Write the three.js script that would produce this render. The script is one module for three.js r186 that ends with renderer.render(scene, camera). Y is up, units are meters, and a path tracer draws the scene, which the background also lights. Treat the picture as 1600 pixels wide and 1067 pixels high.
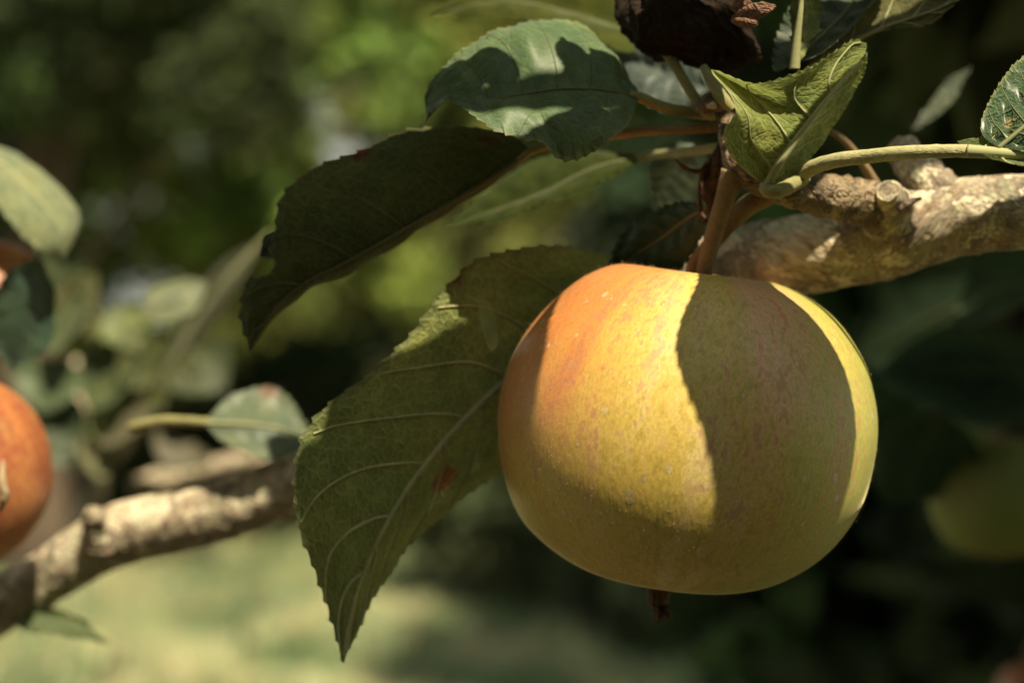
import * as THREE from 'three';
import { mergeGeometries, mergeVertices } from 'three/addons/utils/BufferGeometryUtils.js';
import { ImprovedNoise } from 'three/addons/math/ImprovedNoise.js';

// ------------------------------------------------------------------ camera, sky, sun, exposure
const scene = new THREE.Scene();
const TAN = Math.tan(THREE.MathUtils.degToRad(10.5));
const EYE = 1.2;
const camera = new THREE.PerspectiveCamera(21, 1.5, 0.02, 900);
camera.position.set(0, EYE, 0);
camera.lookAt(0, EYE, -1);
camera.focus = 0.322;
camera.userData.fStop = 10;
const renderer = new THREE.WebGLRenderer();
renderer.toneMapping = THREE.LinearToneMapping;
renderer.toneMappingExposure = 1.84;
renderer.shadowMap.enabled = true;

const SUN = new THREE.Vector3(0.28, 1, 0.58).normalize();
const sun = new THREE.DirectionalLight(new THREE.Color(1.0, 0.87, 0.60), 4.9);
sun.position.copy(SUN.clone().multiplyScalar(30));
sun.target.position.set(0, 0, 0);
sun.castShadow = true;
sun.shadow.radius = 1;
sun.shadow.mapSize.set(4096, 4096);
Object.assign(sun.shadow.camera, { left: -15, right: 15, top: 15, bottom: -15, near: 1, far: 60 });
scene.add(sun, sun.target);
{
  const W = 64, H = 32, data = new Float32Array(W * H * 4);
  for (let y = 0; y < H; y++) for (let x = 0; x < W; x++) {
    const up = Math.max(0, Math.sin(((y + 0.5) / H - 0.5) * Math.PI)), k = Math.pow(1 - up, 2.5);
    data.set([0.43 - 0.11 * k, 0.455 - 0.12 * k, 0.40 - 0.13 * k, 1], (y * W + x) * 4);
  }
  const sky = new THREE.DataTexture(data, W, H, THREE.RGBAFormat, THREE.FloatType);
  sky.mapping = THREE.EquirectangularReflectionMapping;
  sky.magFilter = THREE.LinearFilter;
  sky.needsUpdate = true;
  scene.background = sky;
  scene.environment = sky;
}

// ------------------------------------------------------------------ helpers
let seed = 12345;
const rnd = () => { seed = (seed + 0x6d2b79f5) | 0; let t = Math.imul(seed ^ (seed >>> 15), 1 | seed); t = (t + Math.imul(t ^ (t >>> 7), 61 | t)) ^ t; return ((t ^ (t >>> 14)) >>> 0) / 4294967296; };
const rr = (a, b) => a + (b - a) * rnd();
const perlin = new ImprovedNoise();
const noise = (x, y, z = 0) => perlin.noise(x, y, z);
const fbm = (x, y, z, o = 4) => { let s = 0, a = 0.5; for (let i = 0; i < o; i++) { s += a * noise(x, y, z); x = x * 2.03 + 7.1; y = y * 2.03 + 3.7; z = z * 2.03 + 1.3; a *= 0.5; } return s; };
const clamp = THREE.MathUtils.clamp, lerp = THREE.MathUtils.lerp;
const smooth = (x, a, b) => { const t = clamp((x - a) / (b - a), 0, 1); return t * t * (3 - 2 * t); };   // a may be above b
const V = (x, y, z) => new THREE.Vector3(x, y, z);
const at = (px, py, d) => V((px - 800) / 533.5 * TAN * d, EYE - (py - 533.5) / 533.5 * TAN * d, -d);
const C = (r, g, b) => new THREE.Color().setRGB(r, g, b);

const used = {};
const numbered = (name) => { const n = (used[name] = (used[name] ?? -1) + 1); return n ? name + '_' + String(n).padStart(3, '0') : name; };
function thing(name, label, category, pos, group) {
  const o = new THREE.Group();
  o.name = numbered(name);
  o.position.copy(pos);
  o.userData = { label, category };
  if (group) o.userData.group = group;
  scene.add(o);
  return o;
}
// geometry is given in world metres; it is moved into the frame of its parent
function part(name, geometry, material, parent, label) {
  const m = new THREE.Mesh(geometry, material), w = V(0, 0, 0);
  for (let p = parent; p && p !== scene; p = p.parent) w.add(p.position);
  geometry.translate(-w.x, -w.y, -w.z);
  m.name = name;
  m.castShadow = m.receiveShadow = true;
  if (label) m.userData.label = label;
  parent.add(m);
  return m;
}
function dataTex(w, h, f, srgb, wrap = true) {
  const d = new Uint8Array(w * h * 4);
  for (let y = 0; y < h; y++) for (let x = 0; x < w; x++) {
    const c = f(x / w, y / h), i = (y * w + x) * 4;
    for (let k = 0; k < 3; k++) { let v = clamp(c[k], 0, 1); if (srgb) v = v <= 0.0031308 ? v * 12.92 : 1.055 * Math.pow(v, 1 / 2.4) - 0.055; d[i + k] = Math.round(v * 255); }
    d[i + 3] = 255;
  }
  const t = new THREE.DataTexture(d, w, h);
  if (srgb) t.colorSpace = THREE.SRGBColorSpace;
  t.magFilter = THREE.LinearFilter; t.minFilter = THREE.LinearFilter;
  t.wrapS = t.wrapT = wrap ? THREE.RepeatWrapping : THREE.ClampToEdgeWrapping;
  t.needsUpdate = true;
  return t;
}
// periodic noise on a torus, so that tiles join
const tile = (u, v, f, s = 0, o = 4) => { const a = u * Math.PI * 2, b = v * Math.PI * 2, r = f / 6.283; return fbm(Math.cos(a) * r + s, Math.sin(a) * r + Math.cos(b) * r * 0.83 + s * 1.7, Math.sin(b) * r + s * 0.6, o); };
function worley(n, s) {
  let k = s; const h = () => { k = (k * 1103515245 + 12345) & 0x7fffffff; return k / 0x7fffffff; };
  const pts = Array.from({ length: n * n }, () => [h(), h(), h()]);
  return (u, v) => {
    const x = u * n, y = v * n, ix = Math.floor(x), iy = Math.floor(y); let a = 9, b = 9, id = 0;
    for (let j = -1; j < 2; j++) for (let i = -1; i < 2; i++) {
      const p = pts[((iy + j + n) % n) * n + ((ix + i + n) % n)], d = Math.hypot(ix + i + p[0] - x, iy + j + p[1] - y);
      if (d < a) { b = a; a = d; id = p[2]; } else if (d < b) b = d;
    }
    return [a, b, id];
  };
}
// a tapered tube through world points; radii per point; shape(angle, t, r, along) may change the radius; uv in metres
function tube(points, radii, sides = 16, steps = 60, shape = null, cap = true, paint = null) {
  const curve = new THREE.CatmullRomCurve3(points, false, 'centripetal'), n = points.length - 1;
  const pos = [], uv = [], idx = [], col = [];
  let nrm = V(0, 0, 0), prev = null, run = 0, last = null;
  const first = curve.getTangent(0);
  nrm.crossVectors(first, Math.abs(first.y) < 0.9 ? V(0, 1, 0) : V(1, 0, 0)).normalize();
  for (let i = 0; i <= steps; i++) {
    const t = i / steps, p = curve.getPoint(t), tan = curve.getTangent(t);
    if (prev) nrm.applyQuaternion(new THREE.Quaternion().setFromUnitVectors(prev, tan));
    prev = tan.clone();
    const bin = V(0, 0, 0).crossVectors(tan, nrm).normalize();
    if (last) run += p.distanceTo(last); last = p;
    const f = t * n, k = Math.min(n - 1, Math.floor(f)), r0 = lerp(radii[k], radii[k + 1], smooth(f - k, 0, 1));
    for (let j = 0; j <= sides; j++) {
      const a = (j % sides) / sides * Math.PI * 2, dir = nrm.clone().multiplyScalar(Math.cos(a)).addScaledVector(bin, Math.sin(a));
      const r = shape ? shape(a, t, r0, run, p, dir) : r0, q = p.clone().addScaledVector(dir, r);
      pos.push(q.x, q.y, q.z); uv.push(j / sides * 2 * Math.PI * r0, run); if (paint) col.push(...paint(q, a, run));
    }
  }
  const w = sides + 1;
  for (let i = 0; i < steps; i++) for (let j = 0; j < sides; j++) { const a = i * w + j; idx.push(a, a + w, a + 1, a + 1, a + w, a + w + 1); }
  if (cap) for (const [row, flip] of [[0, 1], [steps, 0]]) {
    const p = curve.getPoint(row / steps), c = pos.length / 3;
    pos.push(p.x, p.y, p.z); uv.push(0, 0); if (paint) col.push(...paint(p, 0, 0));
    for (let j = 0; j < sides; j++) { const a = row * w + j; flip ? idx.push(c, a, a + 1) : idx.push(c, a + 1, a); }
  }
  const g = new THREE.BufferGeometry();
  g.setAttribute('position', new THREE.Float32BufferAttribute(pos, 3));
  g.setAttribute('uv', new THREE.Float32BufferAttribute(uv, 2));
  if (paint) g.setAttribute('color', new THREE.Float32BufferAttribute(col, 3));
  g.setIndex(idx);
  g.computeVertexNormals();
  // close the seam of normals
  const nn = g.attributes.normal;
  for (let i = 0; i <= steps; i++) {
    const a = i * w, b = a + sides, v = V(nn.getX(a) + nn.getX(b), nn.getY(a) + nn.getY(b), nn.getZ(a) + nn.getZ(b)).normalize();
    nn.setXYZ(a, v.x, v.y, v.z); nn.setXYZ(b, v.x, v.y, v.z);
  }
  return g;
}

// ------------------------------------------------------------------ materials
const cellsA = worley(14, 77), cellsB = worley(34, 91);
const netHeight = (u, v) => { const [a, b] = cellsA(u, v), [c, d] = cellsB(u, v); return 0.65 * smooth(b - a, 0, 0.35) + 0.35 * smooth(d - c, 0, 0.4); };
const netMap = dataTex(512, 512, (u, v) => { const h = netHeight(u, v), [, , id] = cellsA(u, v), n = tile(u, v, 9, 2), k = 0.98 + 0.10 * (id - 0.5) + 0.35 * n; return [k * (1.14 - 0.20 * h), k * (1.08 - 0.13 * h), k * (1.12 - 0.20 * h)].map((x) => x * 0.85); }, true);
const netBump = dataTex(512, 512, (u, v) => { const h = netHeight(u, v) + 0.3 * tile(u, v, 40, 5, 2); return [h, h, h]; }, false);
const wooly = dataTex(512, 512, (u, v) => { const h = netHeight(u, v), n = tile(u, v, 60, 8, 3), m = tile(u * 1, v, 12, 3, 3), k = 0.92 + 0.55 * n + 0.3 * m; return [k * (1.26 - 0.38 * h), k * (1.22 - 0.32 * h), k * (1.28 - 0.40 * h)].map((x) => x * 0.85); }, true);
const stalkTex = dataTex(256, 256, (u, v) => { const k = 0.85 + 0.5 * tile(u, v, 50, 8, 3) + 0.35 * tile(u, v * 1, 8, 3, 3); return [k, k, k]; }, true);
const stalkBump = dataTex(256, 256, (u, v) => { const h = 0.5 + 0.8 * tile(u, v, 60, 9, 3); return [h, h, h]; }, false);
for (const t of [stalkTex, stalkBump]) t.repeat.set(1 / 0.016, 1 / 0.03);
const LEAF_TILE = 1 / 0.026;
for (const t of [netMap, netBump, wooly]) t.repeat.set(LEAF_TILE, LEAF_TILE);
const leafTop = new THREE.MeshPhysicalMaterial({ name: 'leaf_upper_face', vertexColors: true, map: netMap, bumpMap: netBump, bumpScale: 0.00022, roughness: 1, specularIntensity: 0.4, transmission: 0.28, clearcoat: 0.6, clearcoatRoughness: 0.46, side: THREE.DoubleSide });
const leafUnder = new THREE.MeshPhysicalMaterial({ name: 'leaf_downy_underside', vertexColors: true, map: wooly, bumpMap: netBump, bumpScale: -0.0002, roughness: 1, specularIntensity: 0.35, transmission: 0.36, sheen: 0.25, sheenColor: C(0.5, 0.54, 0.30), sheenRoughness: 0.6, side: THREE.DoubleSide });
const leafYoung = leafUnder.clone(); leafYoung.name = 'young_leaf_underside'; leafYoung.transmission = 0.5;
const leafGloss = leafTop.clone(); leafGloss.name = 'glossy_leaf'; leafGloss.clearcoat = 0.35; leafGloss.clearcoatRoughness = 0.28; leafGloss.bumpScale = 0.0005; leafGloss.specularIntensity = 0.4;
const leafGlow = new THREE.MeshPhysicalMaterial({ name: 'leaf_against_the_light', vertexColors: true, map: netMap, roughness: 1, specularIntensity: 0.2, transmission: 0.5, side: THREE.DoubleSide });
const stalkMat = new THREE.MeshPhysicalMaterial({ name: 'downy_stalk', color: C(0.30, 0.285, 0.12), map: stalkTex, bumpMap: stalkBump, bumpScale: 0.00012, roughness: 0.85, sheen: 0.6, sheenColor: C(0.6, 0.58, 0.4), sheenRoughness: 0.5 });
const paleStalk = stalkMat.clone(); paleStalk.name = 'pale_downy_stalk'; paleStalk.color = C(0.44, 0.41, 0.21);
const brownStalk = new THREE.MeshPhysicalMaterial({ name: 'brown_stalk', color: C(0.25, 0.175, 0.085), map: stalkTex, bumpMap: stalkBump, bumpScale: 0.00008, roughness: 0.8, sheen: 0.4, sheenColor: C(0.6, 0.5, 0.35), sheenRoughness: 0.5 });
const veinMat = new THREE.MeshStandardMaterial({ name: 'pale_vein', color: C(0.34, 0.34, 0.17), roughness: 0.8 });
const paleVein = new THREE.MeshStandardMaterial({ name: 'cream_vein', color: C(0.52, 0.49, 0.25), map: stalkTex, roughness: 0.8 });
const oliveVein = new THREE.MeshStandardMaterial({ name: 'olive_vein', color: C(0.11, 0.115, 0.05), roughness: 0.8 });
const darkVein = new THREE.MeshStandardMaterial({ name: 'upper_vein', color: C(0.12, 0.13, 0.05), roughness: 0.7 });

const barkCells = worley(9, 5);
const barkMap = dataTex(768, 768, (u, v) => {
  const n = tile(u, v, 10, 1, 5), f = tile(u, v, 70, 4, 3), d = smooth(tile(u, v, 16, 14, 4), 0.08, 0.25), g = smooth(tile(u, v, 12, 21, 4), 0.10, 0.3);
  let c = [0.28 + 0.34 * n, 0.225 + 0.28 * n, 0.16 + 0.19 * n];
  const mix = (b, k) => { c = c.map((x, i) => lerp(x, b[i], k)); };
  mix([0.66, 0.57, 0.42], smooth(tile(u, v, 7, 9, 5) + 0.3 * f, -0.04, 0.08) * 0.8); mix([0.22, 0.13, 0.075], d * 0.55); mix([0.34, 0.36, 0.22], g * 0.5);
  const [a] = barkCells(u, v * 1); mix([0.50, 0.42, 0.27], smooth(a, 0.14, 0.08) * 0.8);
  return c.map((x) => x * (1 + 0.9 * f));
}, true);
const barkBump = dataTex(768, 768, (u, v) => { const [a] = barkCells(u, v), h = 0.45 + 0.7 * tile(u, v, 14, 1, 4) + 0.5 * tile(u, v, 60, 6, 3) + 0.3 * smooth(a, 0.16, 0.05); return [h, h, h]; }, false);
for (const t of [barkMap, barkBump]) t.repeat.set(1 / 0.05, 1 / 0.05);
const bark = new THREE.MeshPhysicalMaterial({ name: 'bark', map: barkMap, bumpMap: barkBump, bumpScale: 0.0006, roughness: 0.75 });
const barkDark = new THREE.MeshPhysicalMaterial({ name: 'brown_spur_bark', color: C(0.44, 0.37, 0.31), map: barkMap, bumpMap: barkBump, bumpScale: 0.0012, roughness: 0.6 });
const farBarkMap = barkMap.clone(); farBarkMap.repeat.set(1.2, 0.7); farBarkMap.needsUpdate = true;
const farBark = new THREE.MeshStandardMaterial({ name: 'trunk_bark', map: farBarkMap, color: C(0.22, 0.18, 0.18), roughness: 0.9 });

// ------------------------------------------------------------------ leaves
// A leaf is lofted between three curves in space: its left edge, its midrib and its right edge, each a list of [px, py, distance] from base to tip.
const curveOf = (list) => new THREE.CatmullRomCurve3(list.map((p) => p.isVector3 ? p : at(...p)), false, 'centripetal');
function leafSurface(o) {
  const [L, M, R] = [o.L, o.M, o.R].map(curveOf), N = 64;
  const [pl, pm, pr] = [L, M, R].map((c) => c.getSpacedPoints(N));
  const get = (a, t) => { const f = clamp(t, 0, 1) * N, i = Math.min(N - 1, Math.floor(f)); return a[i].clone().lerp(a[i + 1], f - i); };
  const len = M.getLength(), s = o.seed ?? 0, bulge = o.bulge ?? 0.12, nv = o.nv ?? 7, slope = o.slope ?? 0.14, quilt = o.quilt ?? 0.00045, wave = o.wave ?? 0.0010;
  const tint = V(0, 0, 0);
  function S(u, t, extra = 0) {
    const w = Math.abs(u), m = get(pm, t), e = get(u < 0 ? pl : pr, t), across = e.clone().sub(m), width = across.length();
    const tan = get(pm, Math.min(1, t + 0.02)).sub(get(pm, Math.max(0, t - 0.02))).normalize();
    let n = V(0, 0, 0).crossVectors(across, tan); if (n.lengthSq() < 1e-14) n.set(0, 0, 1); n.normalize(); if (u >= 0) n.negate();
    if (o.flip) n.negate();
    const p = m.clone().addScaledVector(across, w);
    let h = bulge * width * 4 * w * (1 - w);
    const phase = (t - slope * Math.pow(w, 1.15)) * nv + (u < 0 ? 0.5 : 0);
    const ends = smooth(t, 0.02, 0.12) * smooth(t, 1, 0.92);
    h += quilt * ends * Math.sin(Math.PI * Math.min(1, w * 1.4)) * (0.5 - 0.5 * Math.cos(2 * Math.PI * phase) - 0.5);
    h += wave * ends * w * (noise(t * 5 + s, u * 1.5, s * 3.1) + 0.5 * noise(t * 13 + s, u * 2.5, s));
    p.addScaledVector(n, h + extra);
    if (w > 0.8 && o.teeth !== 0 && t > 0.06 && width > 1e-4) {
      const nt = o.teeth ?? 26, q = (t * nt + 0.35 * noise(t * 9 + s, u * 4, 0)) , fr = q - Math.floor(q), big = 0.75 + 0.5 * noise(Math.floor(q) * 1.37 + s, u, 0);
      const k = (o.tooth ?? 0.0009) * big * (fr * fr - 0.35) * smooth(w, 0.8, 1) * smooth(t, 0.06, 0.15);
      p.addScaledVector(across, k / width).addScaledVector(tan, k * 0.4);
    }
    return p;
  }
  return { S, len, nv, slope, width: (t) => get(pl, t).distanceTo(get(pr, t)) };
}
function blade(o, sf) {
  const teeth = o.teeth ?? 26, rows = o.rows ?? Math.max(40, teeth * 6), half = o.half ?? 12, cols = half * 2;
  const pos = [], uv = [], col = [], idx = [], drop = [], s = o.seed ?? 0, base = o.color ?? [0.05, 0.085, 0.03];
  for (let i = 0; i <= rows; i++) for (let j = 0; j <= cols; j++) {
    let t = i / rows, u = j / half - 1; u = Math.sign(u) * Math.pow(Math.abs(u), 0.9);
    let gone = 0;
    for (const [hu, ht, ru, rt] of o.holes ?? []) {
      let du = (u - hu) / ru, dt = (t - ht) / rt; const a = Math.atan2(dt, du), lim = 1 + 0.22 * noise(a * 1.3 + s, 2.2, hu * 9), r = Math.hypot(du, dt) / lim;
      if (r < 1) { if (r > 0.62) { u = hu + Math.cos(a) * ru * lim; t = ht + Math.sin(a) * rt * lim; gone = 1; } else gone = 2; }
    }
    u = clamp(u, -1, 1);
    drop.push(gone);
    const p = sf.S(u, t);
    pos.push(p.x, p.y, p.z);
    uv.push(u * 0.5 * Math.max(0.02, sf.len * 0.5) + s, t * sf.len + s * 0.7);
    let c = base.slice();
    const n1 = noise(u * 2 + s, t * 5, s), n2 = noise(u * 7 + s, t * 17, s + 4), k = 1 + 0.22 * n1 + 0.2 * n2;
    c = c.map((x, q) => x * k * (1 + (q === 0 ? 0.14 : q === 2 ? -0.14 : 0) * n1));
    if (o.rim) { const e = smooth(Math.abs(u), 0.93, 1); c = c.map((x, q) => lerp(x, o.rim[q], e)); }
    for (const [su, st, ru, rt, sc] of o.spots ?? []) {
      const r = Math.hypot((u - su) / ru, (t - st) / rt) + 0.25 * noise(u * 7 + su * 7, t * 20, 3 + s);
      const e = smooth(r, 1.1, 0.8); c = c.map((x, q) => lerp(x, sc[q], e));
    }
    if (gone === 1) c = c.map((x, q) => lerp(x, [0.4, 0.38, 0.2][q], 0.7));
    col.push(...c);
  }
  const w = cols + 1;
  for (let i = 0; i < rows; i++) for (let j = 0; j < cols; j++) {
    const a = i * w + j, b = a + 1, c = a + w, d = c + 1;
    for (const tri of [[a, c, b], [b, c, d]]) if (!tri.some((x) => drop[x] === 2) && !tri.every((x) => drop[x] === 1)) idx.push(...tri);
  }
  const g = new THREE.BufferGeometry();
  g.setAttribute('position', new THREE.Float32BufferAttribute(pos, 3));
  g.setAttribute('uv', new THREE.Float32BufferAttribute(uv, 2));
  g.setAttribute('color', new THREE.Float32BufferAttribute(col, 3));
  g.setIndex(idx);
  g.computeVertexNormals();
  return g;
}
// side: which way the veins stand out, towards the eye
function leaf(parent, o) {
  const sf = leafSurface(o);
  const b = part('leaf', blade(o, sf), o.material ?? leafTop, parent, o.label);
  if (o.midrib !== 0) {
    const r = o.midrib ?? 0.0007, lift = (o.lift ?? 1) * r * 0.5, pts = [], rad = [];
    for (let i = 0; i <= 14; i++) { pts.push(sf.S(0, i / 14 * 0.985, 0).add(toEye(sf.S(0, i / 14), lift))); rad.push(r * (1 - 0.82 * i / 14)); }
    part('midrib', tube(pts, rad, 8, 60), o.veinMaterial ?? veinMat, b);
  }
  if (o.veins) {
    const r = o.veinRadius ?? 0.00027;
    for (const side of [-1, 1]) for (let k = 0; k < sf.nv; k++) {
      if (o.veinSide && o.veinSide !== side) continue;
      const t0 = (k + (side < 0 ? 0.5 : 0)) / sf.nv + 0.0, pts = [], rad = [];
      for (let i = 0; i <= 10; i++) {
        const w = i / 10 * 0.93, t = t0 + sf.slope * Math.pow(w, 1.15);
        if (t > 0.985 || t < 0.02) break;
        const q = sf.S(side * w, t); pts.push(q.add(toEye(q, r * 0.6))); rad.push(r * (1 - 0.55 * i / 10));
      }
      if (pts.length > 4) part('vein', tube(pts, rad, 6, 22), o.veinMaterial ?? veinMat, b);
    }
  }
  if (o.petiole) {
    const pts = o.petiole.map((p) => p.isVector3 ? p : at(...p)), r = o.petioleRadius ?? 0.0009;
    pts.push(sf.S(0, 0), sf.S(0, 0.05));
    part('petiole', tube(pts, pts.map((_, i) => r * (1.15 - 0.3 * i / pts.length)), 10, 40, (a, t, q, run) => q * (1 + 0.12 * noise(a, run * 900, 3))), o.petioleMaterial ?? stalkMat, b);
  }
  return b;
}
const toEye = (p, k) => V(0, EYE, 0).sub(p).normalize().multiplyScalar(k);
// a plain leaf from a base point: direction, length, facing
function simpleLeaf(base, dir, up, len, width, droop = 0.15, fold = 0.25) {
  dir = dir.clone().normalize(); const side = V(0, 0, 0).crossVectors(dir, up).normalize(), n = V(0, 0, 0).crossVectors(side, dir).normalize();
  const L = [], M = [], R = [];
  for (let i = 0; i <= 8; i++) {
    const t = i / 8, w = width * 0.5 * Math.pow(Math.sin(Math.PI * Math.pow(t, 0.8)), 0.8), m = base.clone().addScaledVector(dir, t * len).addScaledVector(n, -droop * len * t * t);
    M.push(m); L.push(m.clone().addScaledVector(side, -w).addScaledVector(n, fold * w)); R.push(m.clone().addScaledVector(side, w).addScaledVector(n, fold * w));
  }
  return { L, M, R };
}

// ------------------------------------------------------------------ the setting
const groundMap = dataTex(640, 640, (u, v) => {
  const a = tile(u, v, 6, 3, 5), b = tile(u, v, 30, 8, 4), k = smooth(a + 0.4 * b, -0.18, 0.22);
  return [lerp(0.09, 0.36, k), lerp(0.135, 0.34, k), lerp(0.055, 0.2, k)].map((x) => x * (1 + 0.8 * b));
}, true);
groundMap.repeat.set(100, 100);
{
  const g = new THREE.PlaneGeometry(600, 600, 1, 1); g.rotateX(-Math.PI / 2);
  const m = new THREE.Mesh(g, new THREE.MeshStandardMaterial({ name: 'mown_dry_lawn', map: groundMap, roughness: 0.95 }));
  m.name = 'ground'; m.userData = { kind: 'structure', label: 'pale dry lawn in sunlight under the orchard trees' }; m.receiveShadow = true; m.castShadow = true;
  scene.add(m);
}
{
  const sh = new THREE.Shape();  // unseen dark patch, added to cut light bounced up at the apple
  for (let i = 0; i <= 60; i++) { const a = i / 60 * 6.2832, r = 3.7 * (1 + 0.12 * noise(Math.cos(a) * 2, Math.sin(a) * 2, 1)); i ? sh.lineTo(Math.cos(a) * r, Math.sin(a) * r) : sh.moveTo(Math.cos(a) * r, Math.sin(a) * r); }
  const g = new THREE.ShapeGeometry(sh); g.rotateX(-Math.PI / 2);
  const soilMap = groundMap.clone(); soilMap.repeat.set(0.8, 0.8); soilMap.needsUpdate = true;
  const m = new THREE.Mesh(g, new THREE.MeshStandardMaterial({ name: 'added_dark_soil', map: soilMap, color: C(0.24, 0.19, 0.2), roughness: 1 }));
  m.position.set(0.3, 0.004, -0.2); m.name = 'added_soil'; m.userData = { kind: 'structure', label: 'added unseen dark ground that cuts light bounced up at the apple' }; m.receiveShadow = true;
  scene.add(m);
}
{
  const blades = [];
  for (let i = 0; i < 5; i++) {
    const h = rr(0.05, 0.10), a = rr(0, 6.28), l = rr(0.02, 0.05), x = rr(-0.03, 0.03), z = rr(-0.03, 0.03), w = 0.003, c = Math.cos(a), s = Math.sin(a);
    const g = new THREE.BufferGeometry();
    g.setAttribute('position', new THREE.Float32BufferAttribute([x - s * w, 0, z + c * w, x + s * w, 0, z - c * w, x + c * l * 0.4 + s * w * 0.7, h * 0.6, z + s * l * 0.4 - c * w * 0.7, x + c * l * 0.4 - s * w * 0.7, h * 0.6, z + s * l * 0.4 + c * w * 0.7, x + c * l, h, z + s * l], 3));
    g.setIndex([0, 1, 2, 0, 2, 3, 3, 2, 4]); g.computeVertexNormals(); blades.push(g);
  }
  const tuft = mergeGeometries(blades), N = 16000;
  const m = new THREE.InstancedMesh(tuft, new THREE.MeshStandardMaterial({ name: 'grass_blades', color: C(1, 1, 1), roughness: 0.8, side: THREE.DoubleSide }), N);
  const o = new THREE.Object3D();
  for (let i = 0; i < N; i++) {
    const z = -rr(5.5, 14), x = rr(-0.33, 0.33) * -z, k = smooth(fbm(x * 2.2, z * 1.2, 3, 4), -0.16, 0.2);
    o.position.set(x, 0, z); o.rotation.y = rr(0, 6.28); const s = rnd() < 0.06 ? rr(1.2, 2.2) : rr(0.4, 1.0); o.scale.set(s, s * rr(0.6, 1.2), s); o.updateMatrix(); m.setMatrixAt(i, o.matrix);
    m.setColorAt(i, C(lerp(0.08, 0.40, k) * rr(0.8, 1.2), lerp(0.125, 0.38, k) * rr(0.8, 1.2), lerp(0.05, 0.21, k)));
  }
  m.name = 'grass'; m.userData = { kind: 'stuff', label: 'short dry grass of the sunlit lawn' };
  scene.add(m);
}

// ---- background trees: trunk with limbs, crown of leaf sprays gathered in clumps
const sprayGeometry = (() => {
  const list = [];
  for (let k = 0; k < 5; k++) {
    const a = k * 2.4 + rr(-0.4, 0.4), y = k * 0.035 - 0.07, l = rr(0.07, 0.10), w = l * 0.28, e = rr(-0.5, 0.5), g = new THREE.BufferGeometry(), c = Math.cos(a), s = Math.sin(a), P = (f, q, h) => [c * f - s * q, y + h, s * f + c * q];
    g.setAttribute('position', new THREE.Float32BufferAttribute([...P(0.01, 0, 0), ...P(l * 0.5, w, 0.015 + e * l * 0.4), ...P(l * 0.55, 0, e * l * 0.5 - 0.005), ...P(l * 0.5, -w, 0.015 + e * l * 0.4), ...P(l, 0, e * l)], 3));
    g.setIndex([0, 1, 2, 0, 2, 3, 1, 4, 2, 2, 4, 3]); g.computeVertexNormals(); list.push(g);
  }
  return mergeGeometries(list);
})();
const farLeaf = new THREE.MeshPhysicalMaterial({ name: 'tree_leaves', color: C(1, 1, 1), roughness: 1, specularIntensity: 0.4, transmission: 0.45, side: THREE.DoubleSide });
// clumps: [x, y, z, radius, leaves]
function tree(name, label, category, foot, trunk, clumps, colour, group) {
  const t = thing(name, label, category, foot, group);
  if (trunk) {
    const gs = [tube(trunk.points, trunk.radii, 10, 30, (a, q, r) => r * (1 + 0.15 * noise(a * 0.9, q * 6, 2)))];
    for (const c of clumps) {
      if (rnd() > 0.3 || (trunk.limbs && !trunk.limbs(c))) continue;
      const from = trunk.points[Math.min(trunk.points.length - 1, 1 + Math.floor(rnd() * (trunk.points.length - 1)))], to = V(c[0], c[1], c[2]), mid = from.clone().lerp(to, 0.5).add(V(rr(-0.1, 0.1), rr(0, 0.15), rr(-0.1, 0.1)));
      gs.push(tube([from, mid, to], [trunk.limb ?? 0.03, (trunk.limb ?? 0.03) * 0.6, 0.006], 6, 10));
    }
    part('trunk', mergeGeometries(gs), trunk.material ?? farBark, t);
  }
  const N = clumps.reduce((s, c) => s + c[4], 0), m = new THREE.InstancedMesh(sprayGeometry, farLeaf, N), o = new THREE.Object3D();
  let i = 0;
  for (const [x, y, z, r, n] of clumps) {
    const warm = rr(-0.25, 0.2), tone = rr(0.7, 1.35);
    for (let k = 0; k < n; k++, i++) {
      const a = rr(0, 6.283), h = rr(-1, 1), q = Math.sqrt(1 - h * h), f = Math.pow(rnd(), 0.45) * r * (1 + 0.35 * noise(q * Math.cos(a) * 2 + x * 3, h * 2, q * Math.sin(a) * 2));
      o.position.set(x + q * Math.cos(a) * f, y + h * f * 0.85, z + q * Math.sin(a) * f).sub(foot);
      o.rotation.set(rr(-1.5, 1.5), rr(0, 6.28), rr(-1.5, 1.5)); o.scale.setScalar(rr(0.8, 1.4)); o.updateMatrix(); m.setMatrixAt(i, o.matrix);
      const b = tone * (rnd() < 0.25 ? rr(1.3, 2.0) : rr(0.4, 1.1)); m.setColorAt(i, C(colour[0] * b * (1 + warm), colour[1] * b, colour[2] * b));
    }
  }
  m.name = 'crown'; m.userData.kind = 'stuff'; m.castShadow = m.receiveShadow = true;
  t.add(m);
  return t;
}
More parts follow.
